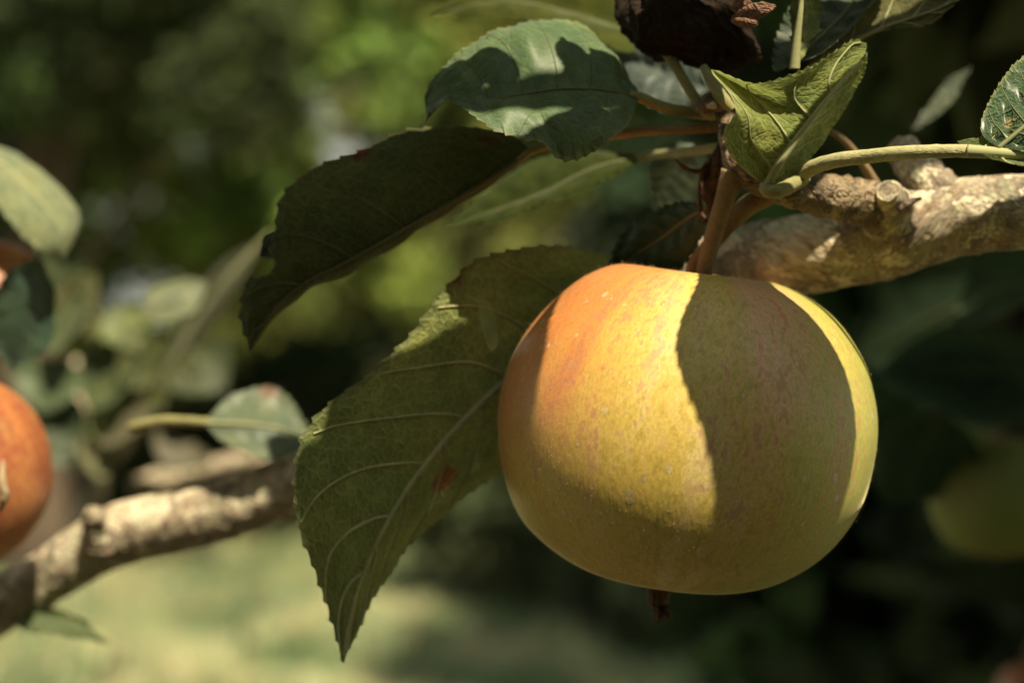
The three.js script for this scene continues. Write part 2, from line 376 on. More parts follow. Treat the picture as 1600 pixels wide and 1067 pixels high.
// clumps inside a box of the world
function cloudOf(n, x0, x1, y0, y1, z0, z1, r0, r1, per) { return Array.from({ length: n }, () => { const r = rr(r0, r1); return [rr(x0, x1), rr(y0, y1), rr(z0, z1), r, Math.round(per * r * r * r / 0.1) + 20]; }); }
{
  const G = 'orchard trees behind the lawn';
  // gaps between the crowns, where the sky shows
  const open = (c) => ![[-1.54, 2.87, -12], [-2.17, 2.67, -12], [-1.15, 2.85, -12]].some((h) => Math.hypot(c[0] - h[0], c[1] - h[1]) < c[3] * 0.4);
  // far left, with a dark trunk
  let f = V(-2.45, 0, -9.5);
  tree('orchard_tree', 'tall dark tree at the left with a leaning trunk and sky showing through', 'tree', f,
    { points: [f, V(-2.5, 1.2, -9.5), V(-2.42, 2.2, -9.5), V(-2.2, 3.2, -9.5), V(-2.0, 4.2, -9.6)], radii: [0.2, 0.15, 0.13, 0.1, 0.05], limb: 0.04 },
    [...cloudOf(15, -3.6, -1.3, 2.1, 3.2, -10.2, -8.9, 0.3, 0.5, 300), ...cloudOf(20, -3.8, -1.3, 2.95, 4.6, -9.8, -8.6, 0.3, 0.5, 300), ...cloudOf(6, -3.4, -2.4, 1.2, 2.2, -10.3, -9.2, 0.25, 0.4, 300), ...cloudOf(14, -2.9, -0.9, 2.15, 3.1, -10, -8.8, 0.12, 0.24, 600)], [0.085, 0.115, 0.036], G);
  f = V(-0.5, 0, -12.2);
  tree('orchard_tree', 'sunlit green tree in the middle, its crown facing the lawn', 'tree', f,
    { points: [f, V(-0.52, 0.8, -12.2), V(-0.45, 1.6, -12.1), V(-0.3, 2.4, -12)], radii: [0.16, 0.12, 0.1, 0.05], limb: 0.035 },
    [...cloudOf(40, -2.6, 1.1, 1.4, 4.2, -12.8, -11.0, 0.24, 0.46, 190).filter(open), ...cloudOf(8, -3.6, -2.5, 1.2, 2.3, -12.8, -11.5, 0.3, 0.46, 190), ...cloudOf(56, -3.3, -0.4, 1.7, 3.5, -11.0, -10.4, 0.08, 0.17, 900)], [0.24, 0.30, 0.07], G);
  f = V(1.9, 0, -10);
  tree('orchard_tree', 'dark green tree at the right with dense foliage down to the ground', 'tree', f,
    { points: [f, V(1.85, 0.8, -10), V(1.8, 1.6, -10), V(1.9, 2.6, -10)], radii: [0.18, 0.14, 0.11, 0.05], limb: 0.04 },
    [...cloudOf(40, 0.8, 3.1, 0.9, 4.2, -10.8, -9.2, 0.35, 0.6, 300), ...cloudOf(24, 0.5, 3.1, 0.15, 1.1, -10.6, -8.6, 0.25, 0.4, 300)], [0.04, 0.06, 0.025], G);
  f = V(0.2, 0, -15.5);
  tree('orchard_tree', 'pale green tree far behind the lawn, seen through the gaps', 'tree', f,
    { points: [f, V(0.2, 1.5, -15.5), V(0.1, 3, -15.5), V(0.2, 5, -15.5)], radii: [0.25, 0.2, 0.15, 0.06], limb: 0.05 },
    [...cloudOf(60, -4.6, 4.6, 0.4, 2.0, -16.5, -15, 0.45, 0.7, 180), ...cloudOf(50, -0.9, 4.6, 2.4, 5.4, -16.5, -15, 0.45, 0.75, 180)], [0.19, 0.235, 0.06], G);
  f = V(-1.3, 0, -11.4);
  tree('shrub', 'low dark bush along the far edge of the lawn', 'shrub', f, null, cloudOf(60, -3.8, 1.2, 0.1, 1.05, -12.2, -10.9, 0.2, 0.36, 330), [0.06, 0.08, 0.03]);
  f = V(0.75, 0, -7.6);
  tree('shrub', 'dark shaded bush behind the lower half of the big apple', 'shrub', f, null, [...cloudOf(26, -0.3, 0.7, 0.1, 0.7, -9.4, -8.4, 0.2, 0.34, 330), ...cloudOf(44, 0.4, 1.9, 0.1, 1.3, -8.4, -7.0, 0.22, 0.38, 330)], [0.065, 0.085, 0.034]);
  // tree added for its unseen crown, which shades the right half of the background
  f = V(1.5, 0, -5.4);
  tree('orchard_tree', 'tree added at the right, its unseen high crown shades the bushes behind the apple', 'tree', f,
    { points: [f, V(1.48, 0.9, -5.4), V(1.4, 1.9, -5.4), V(1.2, 3.0, -5.2), V(1, 3.8, -5)], radii: [0.12, 0.1, 0.09, 0.07, 0.04], limb: 0.03 },
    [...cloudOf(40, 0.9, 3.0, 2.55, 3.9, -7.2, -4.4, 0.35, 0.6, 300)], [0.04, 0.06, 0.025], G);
  // unseen trees added behind the eye to block low light under the apple
  for (const [x, z, label] of [[-2.6, 2.2, 'unseen tree added behind the viewer to block low light, to the left'], [0.2, 3.2, 'unseen tree added behind the viewer to block low light'], [3.0, 2.2, 'unseen tree added behind the viewer to block low light, to the right']]) {
    f = V(x, 0, z);
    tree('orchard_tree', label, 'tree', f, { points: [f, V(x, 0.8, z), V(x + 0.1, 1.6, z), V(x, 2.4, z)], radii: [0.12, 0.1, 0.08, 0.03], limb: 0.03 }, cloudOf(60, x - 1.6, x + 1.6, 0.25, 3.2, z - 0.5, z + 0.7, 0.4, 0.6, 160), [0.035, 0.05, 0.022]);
  }
  // the tree that bears the apples: its crown shades the near right
  f = V(0.62, 0, -1.75);
  tree('apple_tree', 'dark apple tree at the right, its shaded foliage behind the big apple', 'tree', f,
    { points: [f, V(0.6, 0.5, -1.75), V(0.56, 1.0, -1.72), V(0.5, 1.45, -1.6), V(0.4, 1.9, -1.4)], radii: [0.075, 0.065, 0.06, 0.05, 0.03], limb: 0.012, limbs: (c) => c[0] > 0.4 && c[2] < -1.3 },
    [...cloudOf(34, 0.34, 1.2, 0.55, 1.65, -2.6, -1.6, 0.12, 0.2, 2600), ...cloudOf(110, -1.2, 1.6, 1.8, 2.6, -2.4, 0.0, 0.2, 0.34, 800).filter((c) => {
      // the crown leaves a gap through which the sun reaches the apple
      const q = V(c[0], c[1], c[2]).sub(V(0.02, EYE, -0.37)), k = q.dot(SUN); return q.addScaledVector(SUN, -k).length() > 0.5 + c[3] && !(c[0] < 0.15 && c[2] < -1.5);
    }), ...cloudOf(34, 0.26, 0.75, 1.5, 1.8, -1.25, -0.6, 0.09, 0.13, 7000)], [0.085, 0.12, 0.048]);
}

// ------------------------------------------------------------------ the big apple
const PX = 0.35 * TAN / 533.5;                     // metres per photograph pixel at the apple
const appleCentre = at(1072, 668, 0.35);
const appleTilt = new THREE.Quaternion().setFromEuler(new THREE.Euler(0.05, 0, -THREE.MathUtils.degToRad(9.3)));
const profileLeft = [[0, 186], [22, 196], [48, 222], [78, 234], [112, 238], [152, 233], [196, 207], [232, 168], [265, 118], [286, 62], [294, 12], [292, -35], [273, -108], [231, -182], [157, -230], [100, -245], [60, -247], [30, -236], [0, -228]];
const profileRight = [[0, 186], [22, 198], [46, 230], [66, 241], [90, 245], [125, 240], [163, 226], [195, 208], [221, 186], [250, 152], [268, 122], [288, 64], [294, 8], [285, -77], [247, -153], [184, -210], [118, -235], [40, -238], [0, -228]];
function appleGeometry(left, right, scale, rows = 150, cols = 240, lobes = 1) {
  const dense = (p) => new THREE.CatmullRomCurve3(p.map(([r, h]) => V(r, h, 0)), false, 'centripetal').getSpacedPoints(rows);
  const a = dense(left), b = dense(right), pos = [], uv = [], idx = [];
  for (let i = 0; i <= rows; i++) for (let j = 0; j <= cols; j++) {
    const az = j / cols * Math.PI * 2, k = (1 + Math.cos(az)) / 2, r0 = lerp(a[i].x, b[i].x, k), h = lerp(a[i].y, b[i].y, k), v = i / rows;
    const f = 1 + lobes * (0.012 * Math.cos(5 * az + 1) * smooth(v, 0.55, 1) + 0.01 * Math.cos(5 * az) * smooth(v, 0.35, 0.05) + 0.006 * noise(Math.cos(az) * 1.5, Math.sin(az) * 1.5, v * 3)), r = r0 * f;
    pos.push(Math.cos(az) * r * scale, h * scale, Math.sin(az) * r * scale);
    uv.push(j / cols, 1 - v);
  }
  const w = cols + 1;
  for (let i = 0; i < rows; i++) for (let j = 0; j < cols; j++) { const q = i * w + j; idx.push(q, q + 1, q + w, q + 1, q + w + 1, q + w); }
  const g = new THREE.BufferGeometry();
  g.setAttribute('position', new THREE.Float32BufferAttribute(pos, 3));
  g.setAttribute('uv', new THREE.Float32BufferAttribute(uv, 2));
  g.setIndex(idx); g.computeVertexNormals();
  const n = g.attributes.normal;
  for (let i = 0; i <= rows; i++) { const p = i * w, q = p + cols, s = V(n.getX(p) + n.getX(q), n.getY(p) + n.getY(q), n.getZ(p) + n.getZ(q)).normalize(); n.setXYZ(p, s.x, s.y, s.z); n.setXYZ(q, s.x, s.y, s.z); }
  return g;
}
// skin: az 0.25 of the turn faces the eye (z+), 0.5 is the left side, 0 the right side
const lenticels = (() => { const list = []; for (let i = 0; i < 900; i++) { const v = Math.pow(rnd(), 1.15), big = rnd() < 0.2; list.push([rnd(), 0.06 + 0.88 * v, big ? rr(0.0008, 0.0012) : rr(0.0003, 0.0007), Math.pow(rnd(), 1.3)]); } return list; })();
function skinTextures(W, H, blush) {
  const lent = new Float32Array(W * H), dots = new Float32Array(W * H);
  const R = 293 * PX, circ = 2 * Math.PI * R, tall = 0.092;
  for (const [u, v, rad, k] of lenticels) {
    const lat = Math.max(0.25, Math.sin(Math.PI * clamp(v, 0.03, 0.97))), rx = rad * 0.6 / circ * W / lat, ry = rad * 0.6 / tall * H, x0 = u * W, y0 = v * H;
    for (let y = Math.floor(y0 - ry * 3); y <= y0 + ry * 3; y++) for (let x = Math.floor(x0 - rx * 3); x <= x0 + rx * 3; x++) {
      if (y < 0 || y >= H) continue;
      const d = Math.hypot((x - x0) / rx, (y - y0) / ry), i = y * W + ((x + W) % W);
      lent[i] = Math.max(lent[i], k * smooth(d, 1.25, 0.75)); dots[i] = Math.max(dots[i], k * smooth(d, 2.6, 0.4));
    }
  }
  const map = dataTex(W, H, (u, v) => {
    const az = u * Math.PI * 2, cx = Math.cos(az), cz = Math.sin(az), i = Math.min(H - 1, Math.floor(v * H)) * W + Math.min(W - 1, Math.floor(u * W));
    const n1 = fbm(cx * 1.6, v * 2.6, cz * 1.6 + 3, 4), streak = fbm(cx * 9, v * 3.2, cz * 9 + 8, 4), fine = fbm(cx * 24, v * 46, cz * 24, 4), grain = noise(cx * 90, v * 190, cz * 90);
    return blush({ u, v, az, cx, cz, n1, streak, fine, grain, lent: lent[i], halo: dots[i] });
  }, true);
  map.wrapT = THREE.ClampToEdgeWrapping;
  const bump = dataTex(W, H, (u, v) => {
    const az = u * Math.PI * 2, cx = Math.cos(az), cz = Math.sin(az), i = Math.min(H - 1, Math.floor(v * H)) * W + Math.min(W - 1, Math.floor(u * W));
    const h = 0.45 + 0.10 * fbm(cx * 16, v * 14, cz * 16, 3) + 0.05 * noise(cx * 80, v * 70, cz * 80) + 0.045 * lent[i];
    return [h, h, h];
  }, false);
  bump.wrapT = THREE.ClampToEdgeWrapping;
  return { map, bump };
}
const mix3 = (a, b, k) => a.map((x, i) => lerp(x, b[i], clamp(k, 0, 1)));
const bigSkin = skinTextures(1280, 640, (q) => {
  // left is cx = -1, right is cx = 1, the eye is at cz = 1, v = 1 at the top
  let c = mix3([0.41, 0.37, 0.08], [0.58, 0.40, 0.085], smooth(0.9 * q.n1 - 0.45 * q.cx + 0.25 * q.streak + 0.2 * q.fine, -0.62, 0.02));
  c = mix3(c, [0.68, 0.55, 0.23], smooth(q.n1 + 0.35 * q.streak + 0.3 * q.fine - 0.5 * Math.abs(q.cx + 0.05), -0.30, 0.14) * 0.9);
  const orange = smooth(-q.cx * 1.0 + 0.30 * (q.v - 0.5) + 0.5 * q.n1 + 0.16 * q.streak + 0.2 * q.fine, 0.34, 0.95) * smooth(q.v + 0.15 * q.streak + 0.25 * q.n1, 0.22, 0.58);
  c = mix3(c, [0.60, 0.21, 0.06], orange * 0.95);
  const pink = smooth(q.v + 0.5 * q.n1 + 0.22 * q.streak + 0.25 * q.fine - 0.12 * Math.abs(q.cx - 0.2), 0.36, 0.72) * smooth(q.cx + 0.15 * q.n1 + 0.1 * q.fine, -0.02, 0.20) * smooth(q.cx + 0.2 * q.n1, 0.86, 0.66);
  c = mix3(c, [0.66, 0.365, 0.23], pink * 0.95);
  c = mix3(c, [0.36, 0.38, 0.085], smooth(q.cx + 0.55 * q.n1 + 0.3 * q.fine - 0.8 * q.streak, 0.22, 0.70) * 0.5);
  c = mix3(c, [0.40, 0.15, 0.09], smooth(0.7 * q.streak + 0.8 * q.fine + 0.3 * q.n1, 0.02, 0.34) * 0.5 * smooth(q.v, 0.2, 0.5) * 0.95);
  c = mix3(c, [0.30, 0.17, 0.06], smooth(q.fine + 0.3 * q.n1, 0.03, 0.30) * 0.36);
  c = mix3(c, [0.33, 0.17, 0.075], q.halo * 0.30);
  c = mix3(c, [0.60, 0.52, 0.34], q.lent * 0.66);
  return c.map((x) => x * (1 + 0.42 * q.fine + 0.20 * q.grain));
});
const skin = new THREE.MeshPhysicalMaterial({ name: 'apple_skin', map: bigSkin.map, bumpMap: bigSkin.bump, bumpScale: 0.00045, roughness: 0.52, clearcoat: 0.2, clearcoatRoughness: 0.3, sheen: 0.7, sheenColor: C(0.85, 0.75, 0.45), sheenRoughness: 0.35 });
function dress(geometry, centre, q) { geometry.applyQuaternion(q); geometry.translate(centre.x, centre.y, centre.z); return geometry; }
function sepals(parent, tip, axis, size, material, n = 5) {
  const side = V(1, 0, 0).cross(axis).normalize(), other = axis.clone().cross(side).normalize();
  for (let k = 0; k < n; k++) {
    const a = k / n * 6.283 + rr(-0.3, 0.3), d = side.clone().multiplyScalar(Math.cos(a)).addScaledVector(other, Math.sin(a)), b = tip.clone().addScaledVector(d, size * 0.22);
    const pts = [b, b.clone().addScaledVector(axis, size * 0.45).addScaledVector(d, size * rr(-0.05, 0.12)), b.clone().addScaledVector(axis, size * rr(0.75, 0.95)).addScaledVector(d, size * rr(-0.1, 0.25)), b.clone().addScaledVector(axis, size * rr(0.9, 1.1)).addScaledVector(d, size * rr(0.2, 0.5))];
    part('sepal', tube(pts, [size * 0.17, size * 0.15, size * 0.11, size * 0.03], 8, 16, (an, t, r, run, p) => r * (1 + 0.55 * noise(an * 1.2, t * 5, k * 3.3))), material, parent);
  }
}
const dryMat = new THREE.MeshStandardMaterial({ name: 'dry_brown', color: C(0.13, 0.065, 0.03), map: wooly, bumpMap: netBump, bumpScale: 0.0006, roughness: 0.9 });
const apple = thing('apple', 'large ripe yellow and orange apple half shaded by a leaf, in sharp focus', 'apple', appleCentre);
const appleBody = part('body', dress(appleGeometry(profileLeft, profileRight, PX), appleCentre, appleTilt), skin, apple);
const appleAxis = V(0, 1, 0).applyQuaternion(appleTilt);
{
  const low = appleCentre.clone().addScaledVector(appleAxis, -236 * PX);
  const calyx = part('calyx', tube([low.clone().addScaledVector(appleAxis, 0.001), low.clone().addScaledVector(appleAxis, -0.0022), at(1029, 932, 0.35), at(1031, 945, 0.35)], [0.0021, 0.0024, 0.0023, 0.0018], 12, 16, (a, t, r) => r * (1 + 0.3 * noise(a, t * 3, 1))), dryMat, apple);
  sepals(calyx, at(1030, 938, 0.35), V(0.22, -0.95, 0.1).normalize(), 0.0040, dryMat);
  const stemPts = [appleCentre.clone().addScaledVector(appleAxis, 188 * PX), at(1100, 432, 0.348), at(1112, 380, 0.346), at(1130, 320, 0.344), at(1147, 268, 0.343)];
  part('stem', tube(stemPts, [0.0016, 0.0016, 0.00165, 0.0018, 0.0023], 14, 50, (a, t, r, run) => r * (1 + 0.05 * noise(a * 1.2, run * 200, 4))), brownStalk, apple);
  // short down on the skin, which shows where the sun grazes it
  const g = new THREE.ConeGeometry(0.000013, 0.0008, 4, 1, true); g.translate(0, 0.0003, 0);
  const N = 4200, pos = appleBody.geometry.attributes.position, nor = appleBody.geometry.attributes.normal, cols = 241;
  const fuzz = new THREE.InstancedMesh(g, new THREE.MeshStandardMaterial({ name: 'down', color: C(0.55, 0.48, 0.28), roughness: 0.5 }), N), o = new THREE.Object3D(), q = V(0, 0, 0);
  for (let i = 0; i < N; i++) {
    const row = Math.floor(Math.acos(rr(-0.93, 0.9)) / Math.PI * 150), k = row * cols + Math.floor(rnd() * 240), k2 = k + 1, f = rnd();
    o.position.fromBufferAttribute(pos, k).lerp(q.fromBufferAttribute(pos, k2), f);
    const n = V(0, 0, 0).fromBufferAttribute(nor, k).add(V(rr(-0.9, 0.9), rr(-0.9, 0.9), rr(-0.9, 0.9))).normalize();
    if (n.dot(q.fromBufferAttribute(nor, k)) < 0.2) n.fromBufferAttribute(nor, k);
    o.quaternion.setFromUnitVectors(V(0, 1, 0), n); o.scale.setScalar(rr(0.5, 1.3)); o.updateMatrix(); fuzz.setMatrixAt(i, o.matrix);
  }
  fuzz.name = 'down'; fuzz.userData = { kind: 'stuff' };
  apple.add(fuzz);
}
apple.updateMatrixWorld(true);
const caster = new THREE.Raycaster();
function onApple(px, py) {   // the point of the apple's skin at a pixel, or a point level with its centre
  const p = at(px, py, 1).sub(V(0, EYE, 0)).normalize();
  caster.set(V(0, EYE, 0), p);
  const h = caster.intersectObject(appleBody)[0];
  return h ? h.point : at(px, py, 0.35);
}

// ------------------------------------------------------------------ the branch
const branch = thing('apple_branch', 'lichen spotted apple branch running behind the big apple with its twigs and leaves', 'branch', at(1392, 380, 0.362));
{
  const pts = [[-160, 1000, 0.475], [-60, 975, 0.47], [20, 935, 0.465], [80, 898, 0.462], [150, 852, 0.458], [200, 832, 0.455], [300, 812, 0.45], [400, 780, 0.445], [480, 745, 0.44], [650, 668, 0.425], [820, 585, 0.41], [1000, 500, 0.395], [1130, 425, 0.385], [1250, 398, 0.375], [1380, 372, 0.367], [1500, 340, 0.362], [1620, 330, 0.357], [1800, 322, 0.35]].map((p) => at(...p));
  const rad = [46, 44, 42, 42, 46, 49, 47, 46, 47, 50, 54, 58, 62, 62, 64, 60, 60, 62].map((r, i) => r * [0.475, 0.47, 0.465, 0.462, 0.458, 0.455, 0.45, 0.445, 0.44, 0.425, 0.41, 0.395, 0.385, 0.375, 0.367, 0.362, 0.357, 0.35][i] * TAN / 533.5);
  const g = tube(pts, rad, 56, 420, (a, t, r, run, p) => {
    const e = 900; let k = 1 + 0.09 * fbm(p.x * 35, p.y * 35 + Math.cos(a) * 0.7, p.z * 35 + Math.sin(a) * 0.7, 3);
    const q = fbm(Math.cos(a) * 2.5, run * 260, Math.sin(a) * 2.5, 3); k += 0.05 * smooth(q, 0.14, 0.3);      // warts
    k += 0.010 * Math.sin(run * 900 + 2 * noise(run * 200, 1, 1));                                            // rings
    return r * k;
  });
  part('bark', g, bark, branch);
  const knot = (name, pts, rads, mat, amp = 0.25, fr = 500) => part(name, tube(pts.map((p) => at(...p)), rads.map((r, i) => r * pts[i][2] * TAN / 533.5), 24, 60, (a, t, r, run) => r * (1 + amp * fbm(Math.cos(a) * 1.5 + 4, run * fr, Math.sin(a) * 1.5, 3))), mat, branch);
  // collar on the left part, stub on the right part
  knot('spur_scar', [[165, 845, 0.452], [152, 822, 0.449], [146, 806, 0.446], [140, 796, 0.444]], [36, 24, 17, 8], bark, 0.4);
  knot('spur_scar', [[1395, 345, 0.36], [1394, 322, 0.355], [1390, 306, 0.351], [1388, 298, 0.3485]], [44, 34, 25, 17], bark, 0.35);
  knot('stub', [[1500, 330, 0.362], [1450, 280, 0.364], [1410, 235, 0.367], [1398, 222, 0.368]], [46, 34, 27, 12], bark, 0.3);
  // spur shoot with ring scars
  const spur = [[1400, 345, 0.36], [1365, 322, 0.356], [1325, 312, 0.352], [1285, 305, 0.348], [1245, 297, 0.345], [1200, 285, 0.343], [1160, 262, 0.343], [1142, 225, 0.345], [1138, 190, 0.347], [1128, 172, 0.349]].map((p) => at(...p));
  part('spur', tube(spur, [40, 36, 34, 32, 28, 24, 24, 17, 17, 12].map((r) => r * 0.35 * TAN / 533.5), 24, 140, (a, t, r, run) => r * (1 + 0.09 * Math.pow(Math.abs(Math.sin(run * 950 + 0.6 * Math.sin(a))), 3) * smooth(t, 0.75, 0.5) + 0.18 * fbm(Math.cos(a) * 2, run * 220, Math.sin(a) * 2, 3))), barkDark, branch);
  part('twig', tube([[1105, 445, 0.356], [1080, 425, 0.356], [1120, 372, 0.353], [1165, 325, 0.349], [1215, 296, 0.345]].map((p) => at(...p)), [0.0008, 0.0011, 0.0017, 0.0019, 0.0022], 12, 40, (a, t, r, run) => r * (1 + 0.12 * noise(a, run * 300, 2))), brownStalk, branch);
  part('twig', tube([[1290, 200, 0.353], [1318, 218, 0.354], [1345, 250, 0.356], [1375, 300, 0.36]].map((p) => at(...p)), [0.0005, 0.0008, 0.0009, 0.0012], 8, 24), brownStalk, branch);
  part('twig', tube([[1440, 310, 0.352], [1422, 316, 0.350], [1404, 326, 0.350]].map((p) => at(...p)), [0.0003, 0.0007, 0.0008], 7, 10), barkDark, branch);
  part('bud', tube([[1088, 170, 0.346], [1100, 164, 0.345], [1118, 160, 0.344], [1132, 166, 0.344]].map((p) => at(...p)), [0.0006, 0.0016, 0.0021, 0.0012], 12, 20, (a, t, r) => r * (1 + 0.25 * noise(a * 1.5, t * 5, 7))), barkDark, branch);
  part('bud_scale', tube([[1106, 166, 0.3425], [1114, 165, 0.3415], [1118, 168, 0.342]].map((p) => at(...p)), [0.0004, 0.0007, 0.0004], 8, 8), new THREE.MeshStandardMaterial({ name: 'pale_scale', color: C(0.5, 0.36, 0.24), roughness: 0.8 }), branch);
  // dry curled stipules below the spur
  part('stipule', tube([[1128, 228, 0.351], [1120, 262, 0.350], [1112, 295, 0.351], [1116, 325, 0.352], [1110, 350, 0.353]].map((p) => at(...p)), [0.0016, 0.0026, 0.0022, 0.0013, 0.0003], 10, 40, (a, t, r) => r * (0.45 + 0.65 * Math.abs(Math.cos(a + t * 2)) + 0.2 * noise(a, t * 6, 2))), dryMat, branch);
  part('stipule', tube([[1125, 240, 0.35], [1103, 260, 0.35], [1094, 300, 0.349], [1098, 338, 0.349], [1112, 352, 0.35]].map((p) => at(...p)), [0.0006, 0.0008, 0.0006, 0.0007, 0.0004], 7, 40, (a, t, r) => r * (0.6 + 0.5 * Math.abs(Math.cos(a)))), dryMat, branch);
  part('stipule', tube([[1108, 262, 0.35], [1090, 268, 0.349], [1070, 262, 0.348], [1055, 248, 0.347]].map((p) => at(...p)), [0.0006, 0.0005, 0.0004, 0.0002], 7, 24), dryMat, branch);
  part('leaf_stalk', tube([[965, 208, 0.35], [1010, 204, 0.349], [1070, 203, 0.348], [1130, 196, 0.348]].map((p) => at(...p)), [0.0007, 0.0008, 0.0009, 0.0012], 9, 24), brownStalk, branch);
  part('leaf_stalk', tube([[1020, 48, 0.352], [1032, 65, 0.350], [1060, 110, 0.348], [1095, 165, 0.347], [1112, 180, 0.347]].map((p) => at(...p)), [0.0014, 0.0014, 0.0010, 0.0011, 0.0012], 10, 30), stalkMat, branch);
  part('leaf_stalk', tube([[1100, 105, 0.346], [1115, 130, 0.343], [1130, 155, 0.342], [1146, 172, 0.342]].map((p) => at(...p)), [0.0008, 0.0012, 0.0013, 0.0009], 10, 24), stalkMat, branch);
}
const DARK = [0.03, 0.066, 0.024], UNDER = [0.28, 0.32, 0.10], GREY = [0.20, 0.21, 0.105];
// dappled leaf, upper face, above and left of the apple
leaf(branch, { seed: 1, label: 'dark glossy leaf dappled with bright patches of sun', M: [[1000, 152, 0.346], [950, 142, 0.345], [880, 139, 0.343], [800, 150, 0.342], [735, 158, 0.342], [700, 150, 0.343], [676, 168, 0.345], [664, 192, 0.347]],
  L: [[1000, 152, 0.346], [990, 118, 0.350], [960, 72, 0.354], [905, 36, 0.356], [838, 28, 0.356], [760, 48, 0.354], [704, 90, 0.351], [678, 140, 0.348], [664, 192, 0.347]],
  R: [[1000, 152, 0.346], [975, 205, 0.339], [925, 238, 0.336], [880, 246, 0.334], [838, 220, 0.334], [780, 205, 0.333], [728, 172, 0.335], [698, 158, 0.339], [664, 192, 0.347]],
  color: [0.095, 0.165, 0.065], rim: [0.2, 0.22, 0.09], veins: 1, veinMaterial: darkVein, veinRadius: 0.00016, midrib: 0.00045, petiole: [[1135, 182, 0.354], [1085, 176, 0.351], [1040, 168, 0.348]], petioleRadius: 0.0010, petioleMaterial: stalkMat, teeth: 30, quilt: 0.0007, wave: 0.002 });
// long dark leaf left of it
leaf(branch, { seed: 2, label: 'long dark leaf folded along its midrib, with a bitten notch', material: leafUnder, M: [[832, 236, 0.352], [740, 296, 0.352], [640, 354, 0.352], [540, 410, 0.353], [470, 446, 0.354], [420, 492, 0.356], [390, 548, 0.358]],
  L: [[832, 236, 0.352], [800, 212, 0.354], [735, 198, 0.356], [640, 204, 0.357], [555, 240, 0.357], [490, 262, 0.356], [440, 306, 0.355], [425, 372, 0.354], [388, 430, 0.355], [374, 490, 0.357], [390, 548, 0.358]],
  R: [[832, 236, 0.352], [742, 299, 0.360], [642, 352, 0.368], [542, 405, 0.372], [472, 440, 0.370], [424, 488, 0.364], [390, 548, 0.358]],
  color: [0.105, 0.12, 0.036], rim: [0.12, 0.11, 0.05], veins: 1, veinSide: -1, veinMaterial: oliveVein, veinRadius: 0.0002, midrib: 0.0005, holes: [[-0.97, 0.78, 0.34, 0.035]], spots: [[-0.97, 0.42, 0.06, 0.03, [0.13, 0.05, 0.025]], [-0.7, 0.12, 0.1, 0.03, [0.14, 0.05, 0.02]]], petiole: [[1130, 196, 0.348], [1000, 206, 0.350], [900, 222, 0.352]], petioleRadius: 0.0008, petioleMaterial: stalkMat, nv: 6, quilt: 0.0006 });
leaf(branch, { seed: 2.5, M: [[446, 366, 0.360], [430, 376, 0.361], [414, 388, 0.360], [404, 400, 0.358]], L: [[446, 366, 0.360], [432, 362, 0.358], [412, 372, 0.356], [404, 400, 0.358]], R: [[446, 366, 0.360], [450, 390, 0.360], [430, 404, 0.359], [404, 400, 0.358]], color: [0.10, 0.14, 0.11], midrib: 0, teeth: 0, rows: 20, wave: 0.0003 });
// big leaf behind the apple, underside
leaf(branch, { seed: 3, label: 'big pale veined leaf underside with a hole and a rust brown spot, behind the apple', material: leafUnder, M: [[960, 470, 0.374], [880, 520, 0.369], [800, 585, 0.363], [740, 640, 0.358], [680, 706, 0.354], [620, 790, 0.351], [570, 890, 0.350], [548, 960, 0.350], [535, 1036, 0.351]],
  L: [[960, 470, 0.374], [955, 406, 0.376], [900, 386, 0.372], [820, 386, 0.362], [742, 410, 0.353], [692, 456, 0.350], [648, 518, 0.349], [580, 578, 0.346], [482, 662, 0.344], [460, 730, 0.343], [464, 820, 0.344], [486, 880, 0.346], [515, 965, 0.349], [535, 1036, 0.351]],
  R: [[960, 470, 0.374], [930, 560, 0.374], [880, 640, 0.373], [800, 722, 0.371], [740, 770, 0.369], [690, 815, 0.366], [640, 856, 0.362], [590, 925, 0.356], [560, 985, 0.353], [535, 1036, 0.351]],
  color: UNDER, rim: [0.2, 0.22, 0.1], veins: 1, veinMaterial: paleVein, veinRadius: 0.00036, midrib: 0.0010, nv: 8, slope: 0.24, holes: [[-0.52, 0.335, 0.2, 0.017]], spots: [[0.36, 0.56, 0.16, 0.032, [0.30, 0.135, 0.05]], [-0.98, 0.36, 0.06, 0.02, [0.16, 0.055, 0.03]]], teeth: 34, tooth: 0.0011, quilt: 0.0005, bulge: 0.06 });
// folded leaf above the apple
leaf(branch, { seed: 4, label: 'young folded leaf with a bright yellow green flap lit from above', material: leafYoung, M: [[1198, 290, 0.336], [1214, 262, 0.334], [1245, 218, 0.333], [1285, 165, 0.333], [1320, 122, 0.334], [1350, 92, 0.335]],
  L: [[1198, 290, 0.336], [1165, 268, 0.333], [1138, 236, 0.330], [1131, 205, 0.328], [1150, 174, 0.328], [1140, 146, 0.329], [1111, 108, 0.331], [1180, 130, 0.329], [1250, 110, 0.330], [1308, 77, 0.333], [1340, 60, 0.335], [1356, 70, 0.336]],
  R: [[1200, 292, 0.336], [1236, 282, 0.340], [1272, 240, 0.342], [1305, 195, 0.343], [1332, 150, 0.342], [1350, 112, 0.339], [1356, 74, 0.335]],
  color: [0.31, 0.37, 0.10], rim: [0.42, 0.45, 0.18], veins: 1, veinRadius: 0.00026, midrib: 0.0009, nv: 5, slope: 0.3, teeth: 34, tooth: 0.0006, quilt: 0.0005, wave: 0.0006, bulge: 0.10, petiole: [[1256, 276, 0.340], [1238, 288, 0.337], [1216, 298, 0.335], [1200, 298, 0.335]], petioleRadius: 0.0013 });
